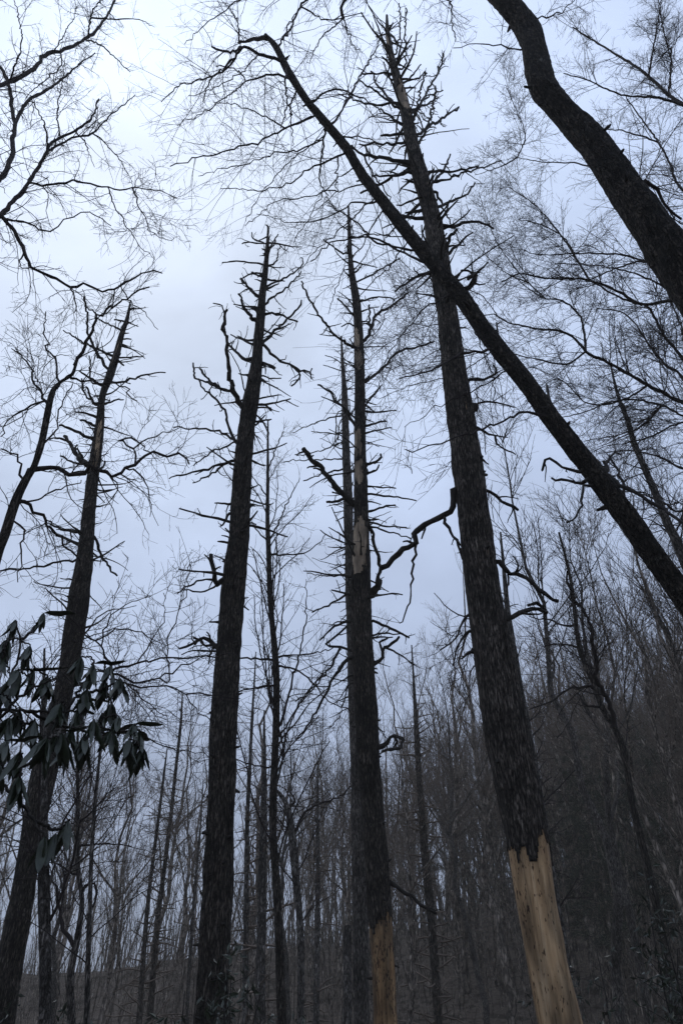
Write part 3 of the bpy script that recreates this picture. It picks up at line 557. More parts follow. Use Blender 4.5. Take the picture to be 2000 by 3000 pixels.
for tr in [T('f', 7, 4, 340, 480, 352, 420, 345, 330), T('f', 9, 6, 712, 930, 690, 830, 675, 730), T('f', 9, 6, 895, 1302, 790, 1280, 720, 1240, 668, 1210, 640, 1290),
           T('f', 10, 5, 940, 1350, 880, 1380, 800, 1350, 740, 1360, 700, 1335), T('f', 8, 4, 975, 1395, 920, 1415, 890, 1510, 870, 1600, 800, 1625), T('f', 17, 8, 1050, 1320, 1065, 1270, 1045, 1235), T('f', 6, 4, 1060, 1240, 1110, 1185, 1160, 1190),
           T('f', 9, 5, 1240, 1640, 1200, 1510, 1170, 1400, 1130, 1280, 1080, 1200), T('f', 12, 7, 1080, 1340, 1180, 1410, 1330, 1490, 1568, 1650), T('z', 14, 8, 1345, 855, 1370, 843, 1390, 825, 1395, 800, 1370, 815), T('z', 8, 5, 1395, 810, 1375, 795, 1350, 790)]:
    E.dead(tr)

E.stubs(34, .12, .95, .03, .16, r=(.014, .035), twig=False)

# ------------------------------------------------------------------ thick crooked tree in the upper right corner
spec = [(1345, 1420, -160), (1392, 1480, -60), (1432, 1522, 0), (1505, 1592, 90), (1530, 1612, 170), (1545, 1640, 250), (1592, 1702, 320), (1684, 1808, 430), (1764, 1886, 545), (1834, 1978, 660), (1916, 2085, 790), (2030, 2210, 960), (2250, 2450, 1300), (2560, 2770, 1800)]
rows = trunk_path(spec, 4.5, lean=.55)
F_ = Tree('crooked_tree', 'thick dark crooked trunk with a double bend overhanging the upper corner', 'tree', rows, 4.5)
trunk_mesh('trunk', rows, M['leaning_bark'], F_.o, S=80, ds=.03, amp=.018, bump_amp=.05, seed=7, fur=(9, 4))
for tr, sl in [(T('z', 16, 8, 1410, -110, 1250, -110, 1100, -60, 1010, 0, 1003, 55), .5), (T('b', 5, 2, 790, 110, 830, 200, 860, 270, 892, 282), 0), (T('b', 5, 2, 790, 110, 690, 190, 630, 300, 600, 355), 0), (T('z', 9, 5, 1150, -80, 1020, -60, 900, 0, 870, 50, 835, 120), .2),
               (T('z', 6, 3, 1200, -100, 1290, -30, 1320, 20, 1322, 60, 1340, 125), 0), (T('c', 12, 6, 1330, 1190, 1400, 1250, 1480, 1380, 1568, 1440), .3), (T('z', 5, 2, 1560, 150, 1420, 130, 1330, 140), .3), (T('z', 5, 2, 1560, 60, 1640, 40, 1700, -20), .3),
               (T('z', 6, 2, 900, 0, 760, -20, 640, 40, 540, 130), .2), (T('z', 5, 2, 880, 20, 960, 60, 1060, 40), 0)]:
    F_.live(tr, dens=1.4, lens=(.4, 1.3), bias=(0, 0, -.2), wig=.12, slope=sl, rmin=.0024)

F_.stubs(22, .2, .97, .02, .12, r=(.02, .04), twig=False)

# ------------------------------------------------------------------ live trees whose limbs reach in from the right
def plain_trunk(px, py, Y, top, r, jig=.25):
    x = at(px, py, Y)[0]; g = float(ground_z(x, Y)); zs = np.linspace(g - .3, g + top, 9)
    rows = np.array([[x + rng.normal() * jig * (k > 0) * k / 8, Y + rng.normal() * jig * .3 * (k > 0), z, max(.02, r * (1 - .75 * (k / 8) ** 1.3)) * (1.35 if k == 0 else 1)] for k, z in enumerate(zs)])
    return rows
def right_tree(label, px, py, Y, top, r, limbs, dens=1.0, lens=(.5, 1.6), rmin=.0032):
    rows = plain_trunk(px, py, Y, top, r)
    t = Tree('bare_tree', label, 'tree', rows, Y)
    trunk_mesh('trunk', rows, M['dark_bark'], t.o, S=28, ds=.08, amp=.012, bump_amp=.02, seed=8 + len(label))
    for tr in limbs: t.live((tr[0] * .8, tr[1] * .75, tr[2]), dens=dens, lens=lens, bias=(-.06, 0, .10), wig=.085, rmin=rmin, slope=rng.uniform(-.3, .3), bw=.015)
    return t
right_tree('bare tree reaching fine ascending limbs behind the crooked trunk', 2230, 800, 8.5, 15, .17,
           [T('c', 18, 5, 1950, 960, 1568, 690, 1450, 610, 1350, 510, 1200, 400, 1100, 340, 950, 250, 840, 180), T('c', 10, 4, 1600, 700, 1400, 640, 1200, 630, 1050, 580, 950, 530, 780, 480), T('c', 14, 4, 1960, 1500, 1568, 1250, 1480, 1080, 1400, 930, 1300, 790, 1190, 640),
            T('c', 8, 3, 1350, 510, 1370, 330, 1410, 100, 1430, -60), T('c', 8, 3, 1480, 630, 1490, 400, 1440, 200, 1400, -40), T('c', 7, 3, 1400, 930, 1250, 880, 1120, 850, 1000, 860), T('c', 7, 3, 1568, 340, 1480, 320, 1380, 420)], dens=1.7, lens=(.5, 1.9), rmin=.003)
right_tree('bare tree spreading long level limbs below the crooked trunk toward the tallest snag', 2330, 1330, 11.5, 15, .19,
           [T('f', 20, 5, 1960, 1060, 1568, 850, 1330, 730, 1100, 600, 940, 520, 900, 470, 800, 390, 600, 360, 420, 320, 330, 270), T('f', 10, 3, 930, 500, 920, 380, 880, 260, 770, 180, 650, 160, 500, 60), T('f', 8, 3, 930, 525, 800, 600, 590, 570, 400, 530, 300, 500),
            T('f', 16, 4, 1900, 1000, 1568, 560, 1450, 420, 1340, 230, 1200, 180, 1080, 120, 960, 50, 700, 20), T('f', 10, 3, 1800, 1000, 1568, 940, 1430, 870, 1160, 830, 900, 920, 700, 960), T('f', 9, 3, 1430, 870, 1250, 1030, 920, 1105),
            T('f', 8, 3, 1700, 1050, 1568, 980, 1300, 1090, 1080, 1130, 980, 1170), T('f', 8, 3, 1330, 730, 1180, 830, 950, 860, 760, 700, 620, 760),
            T('z', 4, 2, 1450, 920, 1350, 935, 1230, 960, 1130, 1010, 1080, 1060), T('z', 4, 2, 1440, 1040, 1330, 1100, 1200, 1130, 1110, 1170), T('z', 4, 2, 1430, 1030, 1300, 1020, 1180, 1090), T('z', 4, 2, 1460, 930, 1400, 860, 1300, 850, 1180, 900), T('z', 5, 2, 1600, 900, 1520, 800, 1450, 700, 1400, 560), T('z', 5, 2, 1560, 820, 1470, 790, 1380, 700)], dens=1.6, lens=(.6, 2.2), rmin=.0036)
right_tree('bare tree fanning dark layered limbs across the gap between leaning and crooked trunks', 2260, 980, 10.0, 16, .17,
           [T('c', 14, 5, 1900, 2150, 1568, 1980, 1300, 2000, 1150, 1920, 950, 1840, 700, 1830, 500, 1800, 380, 1850), T('c', 12, 4, 1800, 1850, 1360, 1720, 1150, 1750, 950, 1835), T('c', 8, 3, 1360, 1700, 1150, 1670, 900, 1660, 650, 1670, 500, 1640), T('c', 8, 3, 940, 1830, 870, 1700, 750, 1520, 600, 1350, 430, 1230),
            T('c', 7, 3, 870, 1050 + 650, 780, 1560, 620, 1470, 480, 1440), T('c', 8, 3, 1568, 1950, 1380, 1850, 1200, 1780, 1000, 1740, 760, 1720), T('c', 10, 3, 1700, 1500, 1400, 1330, 1180, 1180, 900, 1080, 650, 1070, 480, 1040), T('c', 5, 2, 480, 1040, 530, 890, 470, 720, 400, 560), T('c', 6, 2, 480, 1040, 380, 1090, 200, 1150)], dens=1.7, lens=(.5, 2.0), rmin=.0034)
right_tree('bare tree with steep wiry limbs at the wood edge behind the pale spindly snag', 2250, 1500, 14.0, 15, .18,
           [T('f', 16, 4, 1850, 1300, 1568, 700, 1470, 620, 1350, 480, 1250, 330, 1150, 250, 1000, 230), T('f', 12, 3, 1800, 1500, 1568, 1280, 1400, 1200, 1200, 1160, 1000, 1180), T('f', 12, 3, 1750, 1650, 1568, 1560, 1430, 1500, 1260, 1440, 1100, 1420), T('f', 12, 4, 1800, 1200, 1568, 400, 1480, 180, 1420, 0, 1380, -150),
            T('f', 9, 3, 1700, 1900, 1500, 1700, 1350, 1620, 1200, 1600)], dens=1.5, lens=(.6, 2.3), rmin=.004)

# ------------------------------------------------------------------ live trees on the left
rows = trunk_path([(222, 232, 1045), (205, 221, 1095), (168, 186, 1120), (142, 166, 1150), (127, 153, 1210), (108, 136, 1300), (85, 112, 1370), (56, 92, 1410), (26, 66, 1470), (-2, 42, 1550), (-30, 10, 1640), (-90, -44, 1850)], 7.5, lean=1.2)
rows[:, 3] *= .74
G = Tree('crooked_bare_tree', 'slender crooked live tree twisting up beside the leaning dead hemlock', 'tree', rows, 7.5)
trunk_mesh('trunk', rows, M['dark_bark'], G.o, S=36, ds=.04, amp=.01, bump_amp=.02, seed=12)
gk = dict(lens=(.35, 1.5), bias=(0, 0, .05), wig=.2, rmin=.003, bw=.04)
for tr in [T('d', 10, 4, 490, 600, 560, 470, 620, 340, 640, 280, 720, 240, 800, 195, 960, 100), T('d', 8, 3, 300, 850, 250, 750, 180, 590, 60, 480), T('d', 16, 5, 175, 1300, 370, 1280, 500, 1310, 600, 1270, 750, 1310, 870, 1250, 970, 1180, 1090, 1200, 1220, 1195, 1260, 1270),
           T('d', 6, 2, 870, 1250, 890, 1120, 1040, 1060, 1190, 1000), T('d', 11, 5, 120, 1490, 250, 1590, 380, 1740, 500, 1880), T('d', 6, 3, 170, 1520, 250, 1480, 450, 1400, 560, 1350), T('d', 7, 4, 130, 1320, 130, 1250, 90, 1190, 20, 1150), T('d', 7, 3, 300, 850, 160, 890, 70, 960, 0, 1080),
           T('d', 7, 3, 390, 750, 370, 600, 310, 480, 300, 260), T('d', 6, 3, 230, 1180, 340, 1050, 400, 880, 480, 720), T('d', 7, 3, 480, 690, 640, 720, 800, 740, 900, 840), T('d', 6, 2, 850, 1275, 920, 1330, 980, 1450, 1000, 1580), T('d', 5, 2, 760, 1310, 780, 1420, 690, 1540),
           T('d', 7, 3, 50, 1600, 160, 1680, 150, 1800, 130, 2000), T('d', 6, 3, 700, 1010, 780, 1100, 870, 1090, 960, 1170, 1050, 1240), T('d', 5, 2, 640, 280, 560, 200, 540, 100)]:
    G.live(tr, dens=1.35, **gk)
rows = plain_trunk(-260, 700, 6.0, 14, .2)
G2 = Tree('overhanging_tree', 'bare tree whose dark gnarled limbs arch in over the leaning dead hemlock', 'tree', rows, 6.0)
trunk_mesh('trunk', rows, M['dark_bark'], G2.o, S=32, ds=.07, amp=.014, bump_amp=.02, seed=13)
gk = dict(lens=(.3, 1.2), bias=(.03, 0, -.06), wig=.14, rmin=.0027, bw=.022)
for tr in [T('a', 26, 8, -500, 800, 0, 560, 120, 510, 230, 440, 300, 360, 400, 330, 500, 290, 580, 240, 660, 170, 760, 0), T('a', 7, 4, 580, 240, 610, 80, 690, -10), T('a', 7, 2, 610, 130, 760, 130, 900, 120, 1015, 180), T('a', 7, 3, 560, 250, 640, 280, 720, 340, 850, 470),
           T('a', 30, 10, -480, 1700, -200, 1400, 0, 1190, 70, 1060, 95, 850, 80, 680, 50, 530, 0, 430, -120, 300), T('a', 16, 4, 95, 800, 170, 690, 280, 610, 400, 530, 500, 450, 630, 350), T('a', 28, 6, -460, 1800, -100, 1480, 0, 1410, 60, 1340, 170, 1210, 270, 1050, 330, 950, 400, 900, 480, 860, 600, 770, 640, 640),
           T('a', 9, 3, 300, 990, 310, 880, 270, 760, 220, 660), T('a', 10, 3, 320, 1000, 480, 900, 600, 880, 740, 750, 890, 630), T('a', 11, 3, 180, 1190, 330, 1220, 480, 1190, 680, 1230, 870, 1240, 1050, 1250, 1150, 1295), T('a', 6, 2, 700, 1230, 760, 1380, 860, 1560, 1010, 1715),
           T('a', 17, 5, 0, 1410, 90, 1510, 150, 1620, 200, 1740, 330, 1810, 470, 1890, 570, 1870, 670, 1920, 800, 1880, 960, 1790, 1060, 1800), T('a', 7, 4, 465, 1888, 490, 1950, 500, 2015, 495, 2060), T('a', 8, 3, 50, 1450, 200, 1470, 300, 1520, 450, 1440, 590, 1395, 740, 1480),
           T('a', 6, 2, 820, 1880, 860, 1990, 960, 2060, 1030, 2170), T('a', 6, 2, 860, 1240, 960, 1460, 1030, 1560, 1120, 1580), T('a', 6, 3, 400, 330, 400, 440, 300, 520, 150, 650), T('a', 6, 2, 600, 890, 680, 930, 780, 1050, 840, 1140), T('a', 7, 3, 0, 1700, 130, 1750, 220, 1760),
           T('a', 7, 3, 400, 900, 380, 720, 410, 540, 420, 400), T('a', 6, 2, 480, 860, 560, 950, 610, 1100), T('a', 8, 3, 70, 530, 150, 300, 140, 150, 100, -20), T('a', 5, 2, 360, 340, 470, 120, 470, -20), T('a', 6, 2, 740, 1920, 720, 2040, 560, 2100)]:
    G2.live((tr[0] * .72, tr[1] * .8, tr[2]), dens=1.3, **gk)

# ------------------------------------------------------------------ slim live trees in the middle distance
def slim_tree(label, spec, Y, matk='dark_bark', limbs=(), n_auto=18, auto_len=(1.2, 3.2), t0=.35, rmin=.004, twm='twig', S=24, upb=.45, name='slim_tree', dens=1.0, seed=20, aang=(35, 60), wk=1.0):
    rows = trunk_path(spec, Y); rows[:, 3] *= wk; t = Tree(name, label, 'tree', rows, Y)
    trunk_mesh('trunk', rows, M[matk], t.o, S=S, ds=.07, amp=.008, bump_amp=.02, seed=seed)
    for tr in limbs: t.live(tr, dens=dens, lens=(.4, 1.4), bias=(0, 0, .15), wig=.13, rmin=rmin, mat_=twm)
    C = catmull(rows, 200)
    if n_auto:
        P1, R1 = grow(C[None, :, :3], C[None, :, 3], np.linalg.norm(C[-1, :3] - C[0, :3]) * (1 - t0) / n_auto, *auto_len, ang=aang, wig=.1, bias=(0, 0, upb), K=12, rf=.28, rmin=rmin * 1.3, t0=t0, t1=.99, rmax=.018)
        for P, R in zip(P1, R1):
            bag = Bag(); bag.tubes(P[None], R[None], 5); o = bag.obj('branch', M[twm], t.o)
            P2, R2 = grow(P[None], R[None], .22 / dens, .3, 1.2, wig=.12, bias=(0, 0, .2), K=7, rf=.55, rmin=rmin)
            P3, R3 = grow(P2, R2, .2 / dens, .12, .45, wig=.12, bias=(0, 0, .2), K=3, rf=.7, rmin=rmin * .85)
            bag = Bag(); bag.tubes(P2, R2, 3); bag.tubes(P3, R3, 3)
            if bag.n: tag(bag.obj('twigs', M[twm], o), kind='stuff')
    return t
slim_tree('slender dark live sapling with fine upswept twigs between the two dead hemlocks', [(783, 787, 1230), (780, 789, 1380), (777, 790, 1500), (780, 795, 1620), (784, 800, 1760), (795, 815, 1900), (800, 820, 2000), (797, 819, 2150), (790, 814, 2300), (788, 812, 2430), (800, 825, 2650), (812, 842, 3000)], 14.0, n_auto=30, auto_len=(1.8, 4.6), t0=.3, rmin=.0036, seed=21, upb=.75, dens=1.2, aang=(22, 48),
          limbs=[T('i', 7, 3, 470, 520, 300, 512, 100, 500, -60, 490), T('i', 6, 3, 480, 500, 600, 490, 700, 478, 850, 440), T('i', 6, 3, 490, 560, 620, 600, 720, 690, 800, 790, 950, 870), T('i', 6, 2, 455, 690, 300, 720, 150, 760, 0, 750),
                 T('i', 8, 2, 495, 950, 560, 740, 610, 580, 650, 430, 675, 200, 670, 0), T('i', 6, 3, 490, 1010, 560, 920, 650, 780, 720, 690, 800, 560), T('i', 5, 2, 480, 1220, 330, 1210, 160, 1160, 20, 1150), T('e', 6, 2, 415, 1780, 500, 1600, 560, 1470, 620, 1350), T('e', 5, 2, 410, 1470, 330, 1360, 280, 1300),
                 T('e', 5, 2, 420, 1290, 470, 1150, 520, 1040), T('e', 6, 2, 415, 1850, 560, 1850, 700, 1820, 800, 1720), T('e', 5, 2, 405, 1750, 330, 1680, 290, 1600)])
slim_tree('forked live tree with a dark kinked trunk on the slope right of the tallest snag',
          [(1632, 1640, 1560), (1652, 1662, 1640), (1668, 1680, 1720), (1684, 1702, 1880), (1705, 1725, 1950), (1726, 1748, 2000), (1750, 1772, 2070), (1785, 1808, 2130), (1812, 1838, 2200), (1838, 1862, 2350), (1872, 1900, 2500), (1925, 1955, 2750), (1960, 1995, 3000)], 15.0,
          limbs=[T('k', 16, 6, 1115, 950, 1100, 850, 1050, 750, 980, 650, 990, 560, 975, 450, 950, 280, 900, 180, 830, 80, 800, -60), T('k', 8, 3, 960, 700, 830, 710, 730, 780, 560, 850), T('k', 7, 3, 1000, 830, 930, 820, 880, 740), T('k', 6, 3, 850, 430, 760, 420, 650, 440), T('k', 6, 3, 800, 300, 680, 260, 560, 240)],
          matk='dark_bark', wk=.85, n_auto=16, auto_len=(1.0, 2.6), t0=.55, rmin=.0045, seed=22, dens=1.3)
slim_tree('grey slim trunk standing close behind the tallest dead hemlock', [(1462, 1468, 1560), (1470, 1482, 1680), (1478, 1496, 1800), (1490, 1514, 1900), (1508, 1534, 2020), (1530, 1556, 2130), (1548, 1572, 2220), (1568, 1594, 2350), (1590, 1616, 2500), (1640, 1668, 2800), (1670, 1700, 3000)], 17.0, matk='grey_bark', n_auto=30, auto_len=(.5, 1.6), upb=.05, t0=.3, seed=23)
slim_tree('pale grey trunk at the foot of the leaning dead hemlock on the left', [(128, 134, 1900), (118, 138, 2200), (114, 142, 2400), (112, 146, 2600), (113, 150, 2800), (112, 152, 3000)], 9.5, matk='grey_bark', n_auto=12, t0=.5, seed=24)
slim_tree('forked dark sapling with a hooked limb beside the leafy evergreen shrub', [(226, 232, 2050), (222, 234, 2250), (222, 236, 2400), (220, 238, 2530), (232, 250, 2640), (215, 240, 2750), (195, 222, 2850), (195, 225, 3000)], 11.0,
          limbs=[T('h', 13, 5, 480, 1040, 430, 960, 400, 850, 370, 720, 330, 600), T('h', 9, 4, 540, 690, 560, 660, 620, 650, 640, 700, 600, 830, 560, 940), T('h', 8, 3, 520, 590, 450, 560, 380, 520, 330, 500), T('h', 6, 3, 520, 240, 580, 200, 640, 140, 700, 60, 760, 20), T('h', 6, 3, 515, 400, 640, 390, 760, 380, 860, 400)], n_auto=10, t0=.5, auto_len=(.8, 2.0), seed=25, matk='slate_bark', wk=.8)
slim_tree('gnarled grey tree bent over between the sapling and the centre snag', [(800, 808, 2310), (812, 826, 2325), (830, 850, 2360), (842, 866, 2430), (848, 874, 2500), (858, 882, 2600), (870, 892, 2750), (868, 892, 3000)], 19.0, matk='grey_bark',
          limbs=[T('j', 8, 4, 600, 290, 640, 200, 700, 150, 760, 120, 870, 90, 960, 0), T('j', 8, 4, 570, 130, 590, 100, 560, 40)], n_auto=14, t0=.4, seed=26, rmin=.006)

slim_tree('spreading understory tree whose level twiggy branches cross the thick dark hemlock', [(326, 332, 1960), (318, 326, 2040), (300, 312, 2130), (280, 296, 2260), (262, 282, 2450), (250, 274, 2700), (240, 268, 3000)], 8.5,
          limbs=[T('g', 7, 3, 730, 810, 900, 770, 1080, 740, 1250, 720, 1400, 712, 1560, 700), T('g', 7, 3, 735, 830, 900, 890, 1060, 860, 1270, 750, 1400, 690), T('g', 6, 3, 720, 860, 840, 910, 1060, 930, 1200, 945, 1280, 1050, 1390, 1160), T('g', 7, 3, 735, 800, 660, 670, 540, 550, 440, 430), T('g', 5, 2, 1060, 865, 1110, 900, 1115, 760, 1090, 650, 1200, 380, 1270, 100),
                 T('g', 6, 2, 730, 830, 600, 830, 500, 900, 300, 800), T('g', 5, 2, 720, 1200, 900, 1230, 1080, 1300, 1380, 1360), T('g', 5, 2, 690, 560, 820, 540, 1000, 600, 1100, 660), T('g', 5, 2, 660, 670, 700, 500, 800, 400, 980, 340), T('g', 5, 2, 900, 770, 1000, 600, 1080, 470, 1080, 300), T('g', 5, 2, 840, 910, 1000, 1050, 1100, 1120), T('g', 5, 2, 560, 560, 700, 430, 900, 400), T('g', 5, 2, 1270, 905, 1400, 980, 1568, 1010)],
          n_auto=26, auto_len=(.8, 2.4), t0=.5, seed=27, matk='slate_bark', wk=.6, upb=.15, rmin=.0032, dens=1.3, name='understory_tree')

# pale spindly dead conifer on the right
rows = trunk_path([(1784, 1790, 1065), (1792, 1800, 1110), (1806, 1818, 1170), (1828, 1844, 1230), (1848, 1866, 1300), (1876, 1896, 1370), (1905, 1928, 1440), (1940, 1966, 1530), (1975, 2002, 1610), (2030, 2060, 1760), (2140, 2172, 2100), (2300, 2335, 2600)], 13.5)
S1 = Tree('spindly_snag', 'pale grey spindly dead conifer with short whorled stubs at the wood edge', 'tree', rows, 13.5)
trunk_mesh('trunk', rows, M['grey_bark'], S1.o, S=28, ds=.07, amp=.012, bump_amp=.016, seed=14)
S1.stubs(120, .35, .98, .25, 1.1, r=(.007, .015), up=-.05)

# ------------------------------------------------------------------ dead spires further back, each placed
def spire(label, spec, Y, n=45, l=(.3, 1.3), matk='grey_bark', seed=30, group=None):
    rows = trunk_path(spec, Y); t = Tree('dead_spire', label, 'tree', rows, Y, group)
    trunk_mesh('trunk', rows, M[matk], t.o, S=20, ds=.12, amp=.012, bump_amp=.02, seed=seed)
    C = catmull(rows, 60)[None]
    P1, R1 = grow(C[..., :3], C[..., 3], 6.5 / n, l[0], l[1], ang=(60, 110), wig=.1, K=6, rf=.3, rmin=.011, t0=.15, rmax=.03)
    P2, R2 = grow(P1, R1, .35, .1, .5, wig=.15, K=4, rf=.6, rmin=.006)
    b = Bag(); b.tubes(P1, R1, 4); b.tubes(P2, R2, 3); tag(b.obj('branches', M['far_twig'], t.o), kind='stuff')
spire('lone dead spire with short stubs rising right of the centre snag', [(1203, 1207, 1890), (1207, 1214, 1980), (1209, 1222, 2080), (1213, 1230, 2180), (1219, 1238, 2300), (1232, 1256, 2500), (1255, 1280, 2750), (1270, 1296, 3000)], 24, n=70, matk='hemlock_bark', seed=31)
spire('taller of two thin dead spires left of the thick dark hemlock', [(533, 537, 2033), (526, 534, 2120), (513, 523, 2230), (496, 508, 2380), (474, 488, 2550), (452, 468, 2720), (428, 448, 3000)], 26, n=60, matk='hemlock_bark', seed=32)
spire('shorter of two thin dead spires left of the thick dark hemlock', [(489, 492, 2190), (477, 484, 2270), (464, 473, 2370), (446, 457, 2500), (424, 438, 2680), (398, 416, 3000)], 25, n=55, matk='hemlock_bark', seed=33)
spire('thin spire with an orange peeled streak near the thick dark hemlock', [(594, 597, 2285), (586, 592, 2400), (574, 582, 2520), (560, 570, 2680), (540, 552, 3000)], 28, n=40, seed=34)
spire('narrow grey spire just right of the thick dark hemlock', [(748, 751, 1910), (742, 748, 2000), (733, 742, 2120), (726, 737, 2250), (718, 732, 2400), (714, 730, 2600), (708, 728, 3000)], 21, n=60, seed=35)
spire('stout grey trunk beside the slender dark sapling', [(772, 776, 2080), (768, 780, 2200), (762, 782, 2350), (756, 782, 2550), (750, 780, 2750), (744, 780, 3000)], 20, n=40, seed=36)
spire('small dead spire left of the centre snag', [(929, 932, 2235), (926, 934, 2330), (924, 936, 2480), (922, 938, 2650), (916, 936, 3000)], 27, n=45, seed=37)
spire('short snapped trunk stub beside the foot of the centre snag', [(1006, 1028, 2712), (1006, 1030, 2740), (1004, 1030, 2820), (1002, 1032, 3000)], 22, n=6, seed=38)

# ------------------------------------------------------------------ the wood on the slope: every trunk its own tree, copied from a few kinds
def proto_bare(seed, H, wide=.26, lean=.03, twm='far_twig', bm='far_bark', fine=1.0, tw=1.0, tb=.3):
    global rng
    rng = np.random.default_rng(seed)
    K = 16; zs = np.linspace(-.4, H, K); off = np.cumsum(rng.normal(size=(K, 2)) * H * .010, 0); off -= off[0]
    P = np.stack([off[:, 0], off[:, 1], zs], -1); r0 = H * rng.uniform(.0055, .009); R = r0 * (1 - .93 * np.linspace(0, 1, K) ** 1.1)
    b = Bag(); b.tubes(P[None], R[None], 9)
    fk = P[None], R[None]
    Pf, Rf = grow(P[None], R[None], H * .3 / 1.8, H * .3, H * .5, ang=(24, 48), wig=.08, bias=(0, 0, .22), K=K, rf=.72, rmin=.02, t0=.25, t1=.62, tipfrac=.12)
    if len(Pf): b.tubes(Pf, Rf, 7); fk = np.concatenate([P[None], Pf]), np.concatenate([R[None], Rf])
    P1, R1 = grow(fk[0], fk[1], H * .62 / 20, H * wide * .6, H * wide * 1.15, ang=(25, 55), wig=.09, bias=(0, 0, .5), K=9, rf=.36, rmin=.012 * tw, t0=tb, t1=.99)
    b.tubes(P1, R1, 5)
    P2, R2 = grow(P1, R1, .42 / fine, .7, 2.2, ang=(25, 55), wig=.1, bias=(0, 0, .35), K=5, rf=.45, rmin=.007 * tw)
    P3, R3 = grow(P2, R2, .22 / fine, .35, 1.2, ang=(25, 55), wig=.12, bias=(0, 0, .3), K=4, rf=.55, rmin=.005 * tw)
    c = Bag(); c.tubes(P2, R2, 3); c.tubes(P3, R3, 3)
    return (b, bm), (c, twm)
def proto_spire(seed, H):
    global rng
    rng = np.random.default_rng(seed)
    K = 14; zs = np.linspace(-.4, H, K); off = np.cumsum(rng.normal(size=(K, 2)) * H * .004, 0); off -= off[0]
    P = np.stack([off[:, 0], off[:, 1], zs], -1); R = H * .009 * (1 - .92 * np.linspace(0, 1, K))
    b = Bag(); b.tubes(P[None], R[None], 9)
    P1, R1 = grow(P[None], R[None], .22, .3, 1.6, ang=(65, 110), wig=.1, K=5, rf=.3, rmin=.009, t0=.2, rmax=.03)
    P2, R2 = grow(P1, R1, .4, .1, .6, wig=.15, K=3, rf=.6, rmin=.006)
    c = Bag(); c.tubes(P1, R1, 4); c.tubes(P2, R2, 3)
    return (b, 'far_bark'), (c, 'far_twig')
def instantiate(name, label, cat, group, parts, first, loc, rz, sc, tilt=(0, 0)):
    o = empty(name, label, cat, group, loc); o.rotation_euler = (tilt[0], tilt[1], rz); o.scale = (sc, sc, sc)
    for pn, ob in parts:
        c = ob if first else ob.copy()
        if not first: COL.objects.link(c)
        c.parent = o
        if pn == 'crown': c['kind'] = 'stuff'
protos = []
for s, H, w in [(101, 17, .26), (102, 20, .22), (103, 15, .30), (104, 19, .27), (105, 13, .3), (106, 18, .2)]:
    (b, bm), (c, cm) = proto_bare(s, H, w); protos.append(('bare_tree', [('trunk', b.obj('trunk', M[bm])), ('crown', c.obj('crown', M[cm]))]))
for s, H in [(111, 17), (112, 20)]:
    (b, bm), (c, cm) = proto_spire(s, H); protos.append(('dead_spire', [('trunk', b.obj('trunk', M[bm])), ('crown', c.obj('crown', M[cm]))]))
used = [False] * len(protos)
rng = np.random.default_rng(5)
spots = []
tries = 0
while len(spots) < 330 and tries < 20000:
    tries += 1
    y = 20 + 66 * rng.random() ** .75; x = rng.uniform(-.54, .58) * y
    dens = .15 + .85 * sstep(-.10, .25, x / y)
    if y < 32: dens *= .35 if x > 0 else .12
    if rng.random() > dens: continue
    if any((x - a) ** 2 + (y - b_) ** 2 < 1.1 ** 2 for a, b_ in spots): continue
    spots.append((x, y))
for (x, y) in spots:
    k = int(rng.integers(0, 6)) if rng.random() < .86 else 6 + int(rng.integers(0, 2))
    nm, parts = protos[k]
    sc = rng.uniform(.62, 1.05) * (1.0 if x / y > .1 else .9)
    d_ = np.array([x, y, float(ground_z(x, y)) + 4]) - EYE; ppx = 1000 + d_[0] / float(d_ @ FW) * FPX
    where = ('on the far slope behind the leaning hemlock and leafy shrub' if ppx < 380 else 'on the far slope behind the two thin spires' if ppx < 640 else 'on the far slope behind the slender sapling' if ppx < 1060
             else 'on the far slope between the centre and tallest snags' if ppx < 1560 else 'on the high slope among the pines')
    lab = ('bare grey tree ' if k < 6 else 'thin dead conifer spire ') + where
    grp = ('bare trees ' if k < 6 else 'dead spires ') + where
    instantiate(nm, lab, 'tree', grp, parts, not used[k], (x, y, float(ground_z(x, y)) - .05), rng.uniform(0, 6.28), sc, (rng.normal() * .03, rng.normal() * .03)); used[k] = True

